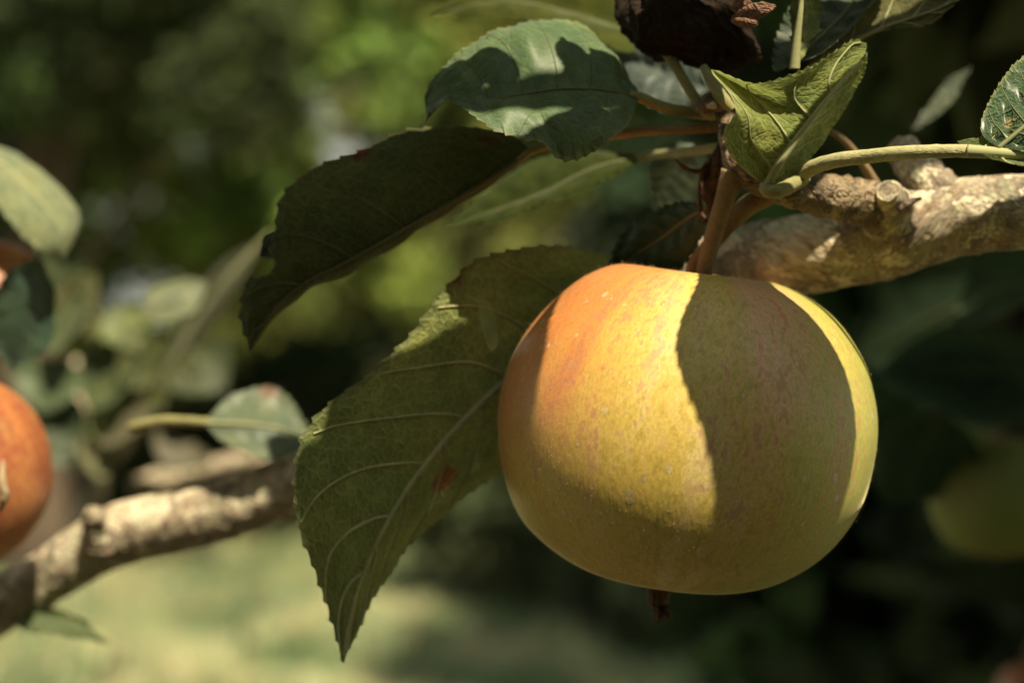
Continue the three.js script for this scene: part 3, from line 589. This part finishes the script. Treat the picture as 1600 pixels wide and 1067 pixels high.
// soft leaves between the stalks
leaf(branch, { seed: 5, label: 'soft green leaf glowing below the dappled leaf', material: leafGlow, M: [[1010, 244, 0.385], [930, 262, 0.386], [850, 300, 0.388], [770, 330, 0.390], [695, 352, 0.392]], L: [[1010, 244, 0.385], [930, 236, 0.392], [850, 244, 0.394], [770, 288, 0.394], [695, 352, 0.392]], R: [[1010, 244, 0.385], [940, 286, 0.382], [860, 318, 0.383], [780, 345, 0.386], [695, 352, 0.392]], color: [0.05, 0.07, 0.012], midrib: 0.0004, veinMaterial: oliveVein, petiole: [[1130, 230, 0.35], [1080, 236, 0.365]], teeth: 20, half: 8 });
leaf(branch, { seed: 6, label: 'dark toothed leaf hanging behind the apple stem', M: [[1108, 322, 0.352], [1070, 345, 0.358], [1030, 375, 0.362], [985, 405, 0.366], [945, 440, 0.370]], L: [[1108, 322, 0.352], [1060, 314, 0.360], [1005, 334, 0.365], [965, 380, 0.368], [945, 440, 0.370]], R: [[1108, 322, 0.352], [1095, 370, 0.355], [1065, 420, 0.360], [1005, 450, 0.366], [945, 440, 0.370]], color: DARK, midrib: 0.0005, veinMaterial: darkVein, teeth: 18, tooth: 0.0012 });
leaf(branch, { seed: 7, label: 'pale leaf catching the sun under the stalks, left of the spur', M: [[1100, 232, 0.387], [1070, 252, 0.389], [1045, 280, 0.392], [1020, 330, 0.397]], L: [[1100, 232, 0.387], [1050, 224, 0.387], [1018, 245, 0.389], [1020, 330, 0.397]], R: [[1100, 232, 0.387], [1105, 270, 0.393], [1080, 310, 0.397], [1020, 330, 0.397]], color: [0.12, 0.17, 0.11], midrib: 0, teeth: 14 });
leaf(branch, { seed: 8, label: 'blurred olive leaf across the top edge', material: leafGlow, M: [[1060, 82, 0.39], [980, 50, 0.395], [880, 18, 0.40], [780, 0, 0.405], [672, 26, 0.41]], L: [[1060, 82, 0.39], [1000, -30, 0.40], [880, -60, 0.405], [760, -40, 0.41], [672, 26, 0.41]], R: [[1060, 82, 0.39], [985, 80, 0.385], [880, 40, 0.39], [770, 22, 0.40], [672, 26, 0.41]], color: [0.08, 0.10, 0.018], veinMaterial: oliveVein, midrib: 0.0006, teeth: 20, half: 8 });
leaf(branch, { seed: 9, label: 'slate coloured leaf in shade behind the stalks', M: [[1110, 140, 0.375], [1060, 120, 0.38], [1010, 100, 0.385], [950, 90, 0.39]], L: [[1110, 140, 0.375], [1080, 70, 0.38], [1010, 55, 0.385], [950, 90, 0.39]], R: [[1110, 140, 0.375], [1060, 176, 0.376], [1000, 160, 0.38], [950, 90, 0.39]], color: [0.07, 0.10, 0.085], midrib: 0, teeth: 14, half: 8 });
// upper right
leaf(branch, { seed: 10, label: 'dark leaf at the top edge with a sunlit streak beside its stalk', M: [[1240, 100, 0.345], [1280, 60, 0.348], [1320, 20, 0.352], [1360, -30, 0.356], [1400, -80, 0.36]], L: [[1240, 100, 0.345], [1210, 110, 0.346], [1215, 50, 0.350], [1270, -30, 0.355], [1400, -80, 0.36]], R: [[1240, 100, 0.345], [1285, 82, 0.340], [1345, 30, 0.344], [1385, -20, 0.350], [1400, -80, 0.36]], color: [0.05, 0.08, 0.042], midrib: 0.0005, veinMaterial: darkVein, teeth: 24, quilt: 0.0008 });
leaf(branch, { seed: 11, label: 'olive leaf underside leaning out of the top edge to the right', material: leafUnder, M: [[1260, 110, 0.352], [1320, 72, 0.350], [1390, 40, 0.348], [1450, 20, 0.347], [1502, -2, 0.346]], L: [[1260, 110, 0.352], [1300, 40, 0.356], [1360, -10, 0.358], [1430, -30, 0.355], [1502, -2, 0.346]], R: [[1260, 110, 0.352], [1325, 78, 0.350], [1395, 42, 0.347], [1455, 40, 0.345], [1502, -2, 0.346]], color: [0.13, 0.13, 0.05], rim: [0.2, 0.16, 0.06], midrib: 0.0006, veins: 1, veinRadius: 0.0002, nv: 5, teeth: 18 });
leaf(branch, { seed: 10.5, material: leafUnder, M: [[1242, 108, 0.338], [1246, 60, 0.337], [1252, 10, 0.336], [1256, -50, 0.336]], L: [[1242, 108, 0.338], [1236, 70, 0.338], [1238, 10, 0.338], [1256, -50, 0.336]], R: [[1242, 108, 0.338], [1276, 50, 0.344], [1286, 24, 0.346], [1256, -50, 0.336]], color: UNDER, midrib: 0.0010, teeth: 12, half: 8 });
// right edge
leaf(branch, { seed: 12, label: 'glossy dark green wrinkled leaf at the right edge with a pale spot', material: leafGloss, M: [[1560, 232, 0.316], [1610, 190, 0.318], [1670, 130, 0.322], [1740, 60, 0.328]], L: [[1560, 232, 0.316], [1534, 206, 0.318], [1560, 132, 0.324], [1604, 80, 0.330], [1680, 30, 0.334], [1740, 60, 0.328]], R: [[1560, 232, 0.316], [1640, 236, 0.311], [1720, 180, 0.314], [1740, 60, 0.328]], color: [0.045, 0.095, 0.032], rim: [0.22, 0.24, 0.10], spots: [[-0.42, 0.20, 0.10, 0.03, [0.36, 0.33, 0.12]], [-0.44, 0.20, 0.04, 0.012, [0.12, 0.07, 0.03]]], veins: 1, veinMaterial: darkVein, veinRadius: 0.00016, nv: 7, midrib: 0.0005, teeth: 26, tooth: 0.0005, quilt: 0.0014 });
leaf(branch, { seed: 13, label: 'bright green leaf on a thick downy stalk at the right edge', material: leafUnder, M: [[1512, 236, 0.318], [1570, 240, 0.316], [1640, 246, 0.314], [1740, 262, 0.312]], L: [[1496, 220, 0.319], [1560, 208, 0.318], [1640, 206, 0.317], [1740, 262, 0.312]], R: [[1512, 240, 0.318], [1570, 252, 0.313], [1650, 262, 0.308], [1740, 262, 0.312]], color: [0.17, 0.21, 0.075], rim: [0.3, 0.32, 0.14], spots: [[-0.25, 0.3, 0.3, 0.03, [0.22, 0.10, 0.03]]], midrib: 0.0012, veins: 1, nv: 5, teeth: 18, petiole: [[1244, 282, 0.340], [1270, 262, 0.336], [1310, 250, 0.331], [1360, 244, 0.327], [1420, 238, 0.322], [1480, 236, 0.319]], petioleRadius: 0.00125, petioleMaterial: paleStalk });
leaf(branch, { seed: 14, label: 'narrow grey green leaf seen edge on, upper right', M: [[1425, 205, 0.44], [1460, 170, 0.44], [1490, 138, 0.44], [1518, 104, 0.44]], L: [[1425, 205, 0.44], [1452, 160, 0.442], [1482, 125, 0.444], [1518, 104, 0.44]], R: [[1425, 205, 0.44], [1472, 176, 0.437], [1502, 142, 0.438], [1518, 104, 0.44]], color: [0.12, 0.15, 0.09], midrib: 0, teeth: 12, half: 6 });
// left group, out of focus
leaf(branch, { seed: 15, quilt: 0.00015, label: 'blurred arching pale leaf at the left edge', material: leafUnder, M: [[-60, 220, 0.46], [10, 262, 0.455], [60, 310, 0.45], [95, 360, 0.448], [100, 405, 0.45]], L: [[-60, 220, 0.46], [-20, 300, 0.445], [20, 350, 0.44], [62, 390, 0.442], [100, 405, 0.45]], R: [[-60, 220, 0.46], [20, 240, 0.47], [86, 290, 0.468], [124, 345, 0.462], [100, 405, 0.45]], color: [0.27, 0.31, 0.17], midrib: 0.0006, teeth: 16, half: 8 });
leaf(branch, { seed: 16, quilt: 0.00015, label: 'blurred blue green leaf hanging between the two left apples', M: [[60, 400, 0.45], [44, 450, 0.447], [30, 510, 0.447], [20, 580, 0.45]], L: [[60, 400, 0.45], [84, 450, 0.455], [76, 540, 0.456], [20, 580, 0.45]], R: [[60, 400, 0.45], [6, 430, 0.44], [-26, 520, 0.44], [20, 580, 0.45]], color: [0.05, 0.10, 0.06], midrib: 0, teeth: 14, half: 8 });
leaf(branch, { seed: 17, quilt: 0.00015, label: 'blurred pale grey green oval leaf left of the veined leaf', M: [[318, 660, 0.44], [370, 662, 0.438], [430, 668, 0.438], [496, 690, 0.44]], L: [[318, 660, 0.44], [360, 618, 0.446], [430, 606, 0.448], [496, 690, 0.44]], R: [[318, 660, 0.44], [350, 692, 0.434], [430, 716, 0.432], [496, 690, 0.44]], color: [0.13, 0.17, 0.10], spots: [[-0.9, 0.5, 0.14, 0.07, [0.2, 0.12, 0.07]]], midrib: 0.0005, teeth: 14, half: 8, petiole: [[205, 668, 0.45], [250, 658, 0.446]], petioleRadius: 0.0012 });
leaf(branch, { seed: 18, quilt: 0.00015, label: 'blurred pale leaf lit by the sun left of the long dark leaf', M: [[212, 490, 0.56], [250, 472, 0.555], [285, 456, 0.555], [325, 440, 0.56]], L: [[212, 490, 0.56], [240, 448, 0.57], [285, 434, 0.57], [325, 440, 0.56]], R: [[212, 490, 0.56], [255, 502, 0.548], [300, 488, 0.548], [325, 440, 0.56]], color: [0.20, 0.23, 0.13], midrib: 0, teeth: 10, half: 8 });
leaf(branch, { seed: 19, quilt: 0.00015, label: 'blurred green leaf below the left end of the branch', material: leafUnder, M: [[10, 970, 0.45], [60, 972, 0.45], [115, 982, 0.45], [170, 1006, 0.455]], L: [[10, 970, 0.45], [50, 950, 0.46], [120, 960, 0.46], [170, 1006, 0.455]], R: [[10, 970, 0.45], [50, 985, 0.442], [110, 996, 0.446], [170, 1006, 0.455]], color: [0.11, 0.15, 0.05], midrib: 0, teeth: 12, half: 8 });
leaf(branch, { seed: 20, quilt: 0.00015, label: 'blurred dark leaf seen edge on slanting down behind the long dark leaf', material: leafUnder, M: [[420, 365, 0.620], [350, 440, 0.625], [300, 510, 0.630], [250, 590, 0.630]], L: [[420, 365, 0.620], [336, 420, 0.630], [280, 500, 0.635], [250, 590, 0.630]], R: [[420, 365, 0.620], [366, 460, 0.615], [316, 530, 0.622], [250, 590, 0.630]], color: [0.07, 0.075, 0.03], midrib: 0.0008, teeth: 10, half: 6 });
{
  // twiggy spur of the left group
  for (const [x, y, ex, ey, c, q] of [[112, 520, 140, 430, [0.24, 0.25, 0.11], 0.026], [205, 680, 160, 600, [0.22, 0.26, 0.09], 0.03], [185, 720, 120, 690, [0.2, 0.2, 0.1], 0.024], [240, 640, 300, 520, [0.14, 0.16, 0.06], 0.022], [90, 560, 60, 640, [0.12, 0.17, 0.08], 0.03], [180, 480, 215, 540, [0.16, 0.2, 0.06], 0.024], [60, 520, 130, 470, [0.10, 0.13, 0.05], 0.034], [130, 600, 210, 560, [0.08, 0.11, 0.04], 0.036], [250, 590, 200, 520, [0.11, 0.13, 0.04], 0.03], [150, 660, 230, 640, [0.14, 0.13, 0.07], 0.03], [40, 640, 110, 720, [0.06, 0.09, 0.04], 0.036], [290, 560, 350, 600, [0.06, 0.08, 0.03], 0.032], [100, 460, 60, 400, [0.09, 0.12, 0.05], 0.03], [300, 690, 260, 730, [0.13, 0.12, 0.07], 0.028]]) {
    const p = at(x, y, 0.74), e = at(ex, ey, 0.73), dir = e.clone().sub(p);
    leaf(branch, { ...simpleLeaf(p, dir, V(0, 0.5, 0.8), dir.length(), q), seed: x, color: c, midrib: 0, teeth: 8, half: 6, rows: 40 });
  }
  const T = (list, radii, mat) => part('twig', tube(list.map((p) => at(p[0], p[1], p[2] + 0.3)), radii.map((r) => r * 1.45), 12, 40, (a, t, r, run) => r * (1 + 0.35 * fbm(Math.cos(a) + run * 200, Math.sin(a), 3, 2))), mat, branch);
  T([[120, 850, 0.46], [150, 760, 0.465], [140, 690, 0.468], [112, 620, 0.47], [118, 560, 0.475]], [0.004, 0.0035, 0.0035, 0.003, 0.001], bark);
  T([[145, 740, 0.465], [190, 690, 0.462], [215, 650, 0.46], [240, 620, 0.462]], [0.003, 0.003, 0.0028, 0.001], bark);
  T([[140, 700, 0.468], [120, 650, 0.46], [96, 615, 0.458]], [0.003, 0.0026, 0.001], bark);
  T([[200, 760, 0.475], [270, 745, 0.48], [350, 725, 0.485], [420, 715, 0.49]], [0.003, 0.003, 0.0026, 0.002], bark);
}

// ------------------------------------------------------------------ the other apples
const redSkin = skinTextures(512, 256, (q) => { let c = mix3([0.44, 0.17, 0.055], [0.28, 0.075, 0.035], smooth(0.4 * q.streak + q.n1 + 0.8 * q.fine, -0.25, 0.25)); c = mix3(c, [0.5, 0.4, 0.1], smooth(q.n1, 0.1, 0.35) * 0.5); return mix3(c, [0.6, 0.42, 0.25], q.lent * 0.4); });
const redMat = new THREE.MeshPhysicalMaterial({ name: 'red_apple_skin', map: redSkin.map, roughness: 0.5, clearcoat: 0.2, clearcoatRoughness: 0.4 });
const greenSkin = skinTextures(512, 256, (q) => mix3(mix3([0.20, 0.235, 0.06], [0.22, 0.21, 0.07], smooth(q.n1 + q.streak, -0.05, 0.3)), [0.5, 0.45, 0.25], q.lent * 0.15));
const greenMat = new THREE.MeshPhysicalMaterial({ name: 'green_apple_skin', map: greenSkin.map, roughness: 0.7, specularIntensity: 0.5 });
function otherApple(label, px, py, d, radiusPx, mat, tilt, stemTo) {
  const c = at(px, py, d), s = radiusPx / 293 * d * TAN / 533.5, q = new THREE.Quaternion().setFromEuler(new THREE.Euler(...tilt)), ax = V(0, 1, 0).applyQuaternion(q);
  const o = thing('apple', label, 'apple', c);
  part('body', dress(appleGeometry(profileLeft, profileRight, s, 60, 80), c, q), mat, o);
  part('stem', tube([c.clone().addScaledVector(ax, 188 * s), c.clone().addScaledVector(ax, 260 * s), stemTo ? at(...stemTo) : c.clone().addScaledVector(ax, 400 * s)], [0.0013, 0.0014, 0.0018], 10, 24), brownStalk, o);
  const low = c.clone().addScaledVector(ax, -232 * s), cal = part('calyx', tube([low, low.clone().addScaledVector(ax, -0.002)], [0.002, 0.0018], 8, 4), dryMat, o);
  sepals(cal, low.clone().addScaledVector(ax, -0.001), ax.clone().negate(), 0.0035, dryMat);
  return o;
}
const scab = otherApple('red orange apple at the left edge with a pale cracked scar', -100, 742, 0.43, 176, redMat, [0.1, 0.6, 0.1], [-60, 500, 0.45]);
otherApple('orange apple at the left edge partly hidden by leaves, above the red one', -20, 470, 0.46, 100, redMat, [0.3, 2, 0.3], [-40, 250, 0.47]);
otherApple('dim green apple hanging in the shade at the right edge', 1560, 776, 0.64, 106, greenMat, [0, 1, 0.1], [1580, 600, 0.65]);
otherApple('orange apple peeping in at the bottom right corner', 1615, 1085, 0.85, 58, redMat, [0, 0, 0.2], [1640, 960, 0.86]);
{
  const g = tube([[4, 720, 0.392], [2, 750, 0.3905], [6, 775, 0.391], [-2, 800, 0.393]].map((p) => at(...p)), [0.0004, 0.0009, 0.0010, 0.0004], 10, 24, (a, t, r) => r * (1 + 0.4 * noise(a, t * 6, 5)));
  part('scar', g, new THREE.MeshStandardMaterial({ name: 'corky_scar', color: C(0.36, 0.27, 0.16), roughness: 0.9 }), scab);
}
// ------------------------------------------------------------------ dried fruit at the top
{
  const c = at(1082, 26, 0.352), dried = thing('dried_apple', 'dark brown shrivelled fruit at the top edge with a curled pinkish calyx', 'dried fruit', c);
  const g = new THREE.SphereGeometry(1, 96, 64), p = g.attributes.position, k = 0.352 * TAN / 533.5;
  for (let i = 0; i < p.count; i++) {
    const v = V(p.getX(i), p.getY(i), p.getZ(i)), f = 1 + 0.40 * fbm(v.x * 1.1 + 2, v.y * 1.1, v.z * 1.1, 2) - 0.30 * Math.pow(Math.abs(fbm(v.x * 2.2, v.y * 2.2 + 5, v.z * 2.2, 2)), 0.7);
    const lx = v.x * f * 126, ly = v.y * f * 90 * (1 - 0.42 * v.x);   // the long axis runs down to the right
    p.setXYZ(i, c.x + (lx * 0.80 + ly * 0.55) * k, c.y + (-lx * 0.60 + ly * 0.83) * k, c.z + v.z * f * 80 * k);
  }
  g.computeVertexNormals();
  const uv = g.attributes.uv; for (let i = 0; i < uv.count; i++) uv.setXY(i, uv.getX(i) * 0.08, uv.getY(i) * 0.04);
  part('body', g, new THREE.MeshPhysicalMaterial({ name: 'mummified_skin', color: C(0.032, 0.020, 0.013), map: wooly, bumpMap: barkBump, bumpScale: 0.0008, roughness: 0.9, specularIntensity: 0.35 }), dried);
  const pink = new THREE.MeshStandardMaterial({ name: 'dry_pink_sepal', color: C(0.22, 0.115, 0.07), map: wooly, bumpMap: netBump, bumpScale: 0.0005, roughness: 0.85 });
  for (const [list, r] of [[[[1150, 30, 0.335], [1172, 22, 0.331], [1192, 14, 0.329], [1212, 10, 0.330]], [0.0009, 0.0016, 0.0013, 0.0004]], [[[1148, 34, 0.334], [1162, 36, 0.330], [1176, 37, 0.329], [1186, 36, 0.330]], [0.0008, 0.0010, 0.0007, 0.0003]], [[[1150, 16, 0.336], [1162, 8, 0.333], [1174, 6, 0.332]], [0.0010, 0.0014, 0.0006]]])
    part('sepal', tube(list.map((q) => at(...q)), r, 9, 20, (a, t, q) => q * (0.3 + 0.8 * Math.abs(Math.cos(a + 0.5 + t * 1.2)) + 0.2 * noise(a, t * 8, r[1] * 9000))), pink, dried);
}

// ------------------------------------------------------------------ a second, shaded branch at the right, and the tree that carries both
{
  const b = thing('apple_branch', 'shaded apple branch with dark leaves at the right, below the lichen spotted one', 'branch', at(1700, 560, 0.62));
  part('bark', tube([[1900, 380, 0.75], [1790, 500, 0.70], [1720, 570, 0.66], [1670, 610, 0.64], [1640, 640, 0.63]].map((p) => at(...p)), [0.008, 0.006, 0.004, 0.003, 0.001], 12, 60, (a, t, r, run) => r * (1 + 0.2 * fbm(Math.cos(a), run * 200, Math.sin(a), 2))), barkDark, b);
  const D = [0.042, 0.075, 0.036];
  const lf = (label, px, py, d, ex, ey, ed, upx, w, seedv, color = D) => { const p = at(px, py, d), e = at(ex, ey, ed), dir = e.clone().sub(p); leaf(b, { ...simpleLeaf(p, dir, upx, dir.length(), w), seed: seedv, label, color, material: leafGlow, midrib: 0.0005, veinMaterial: darkVein, teeth: 16, half: 8, rows: 64, quilt: 0.0001 }); };
  lf('blurred dark blue green leaf with a sunlit tip', 1610, 640, 0.62, 1390, 570, 0.60, V(0.2, 0.6, 0.8), 0.032, 31, [0.05, 0.10, 0.066]);
  lf('blurred dark leaf above the dim apple', 1640, 590, 0.62, 1400, 556, 0.6, V(0, 0.4, 0.9), 0.034, 32);
  lf('blurred dark leaf behind the right side of the apple', 1560, 440, 0.66, 1330, 560, 0.68, V(0, 0.3, 1), 0.04, 33);
  lf('blurred dark leaf at the right edge under the branch', 1500, 470, 0.58, 1640, 420, 0.55, V(0, 0.5, 0.8), 0.036, 34);
  lf('blurred dark leaf beside the dim apple', 1470, 640, 0.62, 1400, 800, 0.63, V(0.3, 0.2, 1), 0.042, 36);
}

// ------------------------------------------------------------------ unseen leaves added above the frame, shaped to cast the shade below
const overhead = thing('apple_branch', 'unseen leafy branch added above the frame to shade the apple', 'branch', V(0.05, EYE + 0.17, -0.26));
part('bark', tube([V(0.5, EYE + 0.16, -0.42), V(0.3, EYE + 0.17, -0.34), V(0.1, EYE + 0.19, -0.27), V(-0.1, EYE + 0.2, -0.22), V(-0.22, EYE + 0.19, -0.2)], [0.007, 0.006, 0.005, 0.003, 0.001], 12, 50), bark, overhead);
function shade(points, seedv, material = leafTop, color = [0.05, 0.085, 0.035]) {   // each: [receiver point, metres towards the sun]
  const [L, M, R] = points.map((list) => list.map(([p, t]) => p.clone().addScaledVector(SUN, t)));
  leaf(overhead, { L, M, R, seed: seedv, material, color, midrib: 0.0006, teeth: 24, tooth: 0.0006, bulge: 0.02, wave: 0.0005, half: 8 });
}
const A = (px, py, t) => [onApple(px, py), t];
const B = (px, py, d, t) => [at(px, py, d), t];
// the shade on the right of the apple
shade([[B(1150, 412, 0.343, 0.066), B(1098, 428, 0.341, 0.069), A(1088, 446, 0.074), A(1062, 500, 0.083), A(1054, 545, 0.090), A(1068, 600, 0.097), A(1088, 650, 0.104), A(1108, 720, 0.113), A(1116, 780, 0.121), B(1119, 850, 0.318, 0.132), B(1180, 1000, 0.318, 0.15)],
  [B(1155, 412, 0.343, 0.066), B(1150, 430, 0.341, 0.069), A(1160, 470, 0.08), A(1180, 550, 0.092), A(1195, 640, 0.104), A(1205, 720, 0.115), A(1215, 780, 0.124), B(1225, 870, 0.318, 0.136), B(1200, 1000, 0.318, 0.15)],
  [B(1160, 412, 0.343, 0.066), B(1200, 430, 0.344, 0.069), A(1215, 452, 0.075), A(1268, 495, 0.082), A(1310, 555, 0.092), A(1334, 630, 0.104), A(1338, 690, 0.112), B(1336, 770, 0.325, 0.122), B(1320, 880, 0.32, 0.136), B(1220, 1000, 0.318, 0.15)]], 41, leafGlow, [0.36, 0.36, 0.13]);
// the shade along its left side
shade([[B(880, 415, 0.335, 0.085), B(790, 460, 0.345, 0.09), B(750, 560, 0.35, 0.1), B(740, 700, 0.35, 0.118), B(795, 880, 0.335, 0.15)],
  [B(882, 425, 0.335, 0.085), B(832, 470, 0.34, 0.09), B(800, 560, 0.342, 0.1), B(790, 680, 0.342, 0.118), B(795, 880, 0.335, 0.15)],
  [A(884, 440, 0.085), A(866, 470, 0.09), A(852, 545, 0.1), A(836, 640, 0.115), B(828, 740, 0.33, 0.13), B(795, 880, 0.335, 0.15)]], 42);

function shadePx(d, t, L, R, seedv) {   // a leaf over an area given by its two edges
  const n = 7, l = curve2(L, d).getSpacedPoints(n), r = curve2(R, d).getSpacedPoints(n), T = (i) => Array.isArray(t) ? lerp(t[0], t[1], i / n) : t;
  shade([l.map((p, i) => B(p.x, p.y, p.z / 1000, T(i))), l.map((p, i) => B((p.x + r[i].x) / 2, (p.y + r[i].y) / 2, (p.z + r[i].z) / 2000, T(i))), r.map((p, i) => B(p.x, p.y, p.z / 1000, T(i)))], seedv);
}
function curve2(l, d) { return new THREE.CatmullRomCurve3(l.map(([x, y, z]) => V(x, y, (z ?? d) * 1000)), false, 'centripetal'); }
// over the dappled leaf
shadePx(0.343, [0.05, 0.065], [[775, -20], [728, 50], [738, 100], [784, 156]], [[775, -20], [802, 30], [818, 100], [784, 156]], 43);
shadePx(0.343, [0.055, 0.075], [[910, -40], [878, 20], [888, 80], [852, 134], [822, 190], [846, 238]], [[900, -40], [955, 50], [985, 120], [965, 165], [900, 190], [846, 238]], 44);
shadePx(0.338, [0.075, 0.085], [[1010, 120], [930, 160], [912, 200], [900, 262]], [[1010, 120], [1012, 170], [975, 230], [900, 262]], 45);
// over the long dark leaf
shadePx(0.355, [0.08, 0.105], [[690, 190], [640, 185], [560, 215], [440, 285], [360, 400]], [[690, 190], [720, 300], [660, 370], [520, 430], [360, 400]], 46);
shadePx(0.356, [0.10, 0.125], [[560, 330], [440, 350], [385, 400], [350, 500], [385, 590]], [[560, 330], [560, 420], [480, 480], [440, 540], [385, 590]], 47);
// over the big veined leaf
shadePx(0.349, [0.14, 0.19], [[822, 500, 0.363], [700, 520, 0.352], [640, 545, 0.349], [540, 600, 0.346], [492, 690, 0.344], [500, 800, 0.345], [470, 900, 0.346], [530, 1060, 0.35]], [[822, 500, 0.363], [850, 560, 0.366], [850, 640, 0.368], [800, 730, 0.370], [720, 800, 0.368], [640, 880, 0.362], [600, 980, 0.354], [530, 1060, 0.35]], 48);
shadePx(0.349, [0.17, 0.2], [[520, 730], [455, 770], [440, 850], [480, 960]], [[520, 730], [580, 790], [560, 880], [480, 960]], 49);
shadePx(0.366, [0.085, 0.10], [[838, 360], [805, 420], [800, 480], [880, 560]], [[830, 360], [960, 370], [980, 450], [880, 560]], 50);
// over the spur and the middle of the branch
shadePx(0.375, [0.075, 0.09], [[1388, 330, 0.362], [1290, 318, 0.370], [1200, 352, 0.378], [1120, 385, 0.382], [1060, 440, 0.386]], [[1388, 330, 0.362], [1385, 420, 0.366], [1290, 470, 0.374], [1150, 480, 0.38], [1060, 440, 0.386]], 51);
shadePx(0.438, [0.17, 0.19], [[500, 660], [420, 690], [408, 760], [420, 840]], [[500, 660], [580, 680], [570, 800], [420, 840]], 56);
shadePx(0.355, [0.075, 0.085], [[1385, 345], [1450, 352], [1540, 358], [1680, 350]], [[1385, 345], [1440, 430], [1580, 425], [1680, 350]], 59);
// over the dried fruit
shadePx(0.34, [0.045, 0.06], [[960, -60], [950, 20], [985, 100], [1090, 170]], [[960, -60], [1120, -60], [1165, 60], [1090, 170]], 52);
// over the lower half of the folded leaf
shadePx(0.333, [0.055, 0.066], [[1108, 165, 0.327], [1160, 185, 0.329], [1232, 192, 0.331], [1290, 140, 0.333], [1358, 96, 0.336]], [[1108, 165, 0.327], [1125, 310, 0.333], [1250, 300, 0.340], [1325, 195, 0.343], [1358, 96, 0.336]], 55);
// over the shaded right side
shadePx(0.60, [0.12, 0.16], [[1440, 430], [1320, 480], [1300, 560], [1380, 640], [1500, 760]], [[1440, 430], [1560, 480], [1600, 580], [1580, 680], [1500, 760]], 57);
shadePx(0.63, [0.14, 0.27], [[1540, 420], [1400, 560], [1360, 740], [1400, 900], [1560, 1060]], [[1540, 420], [1700, 560], [1740, 760], [1700, 900], [1560, 1060]], 58);
shadePx(0.56, [0.13, 0.22], [[1500, 380], [1330, 480], [1290, 640], [1370, 860], [1480, 1080]], [[1500, 380], [1600, 480], [1640, 640], [1620, 860], [1480, 1080]], 53);
shadePx(0.56, [0.15, 0.24], [[1640, 330], [1500, 420], [1470, 600], [1500, 880], [1600, 1100]], [[1640, 330], [1730, 450], [1720, 700], [1700, 880], [1600, 1100]], 54);

renderer.render(scene, camera);
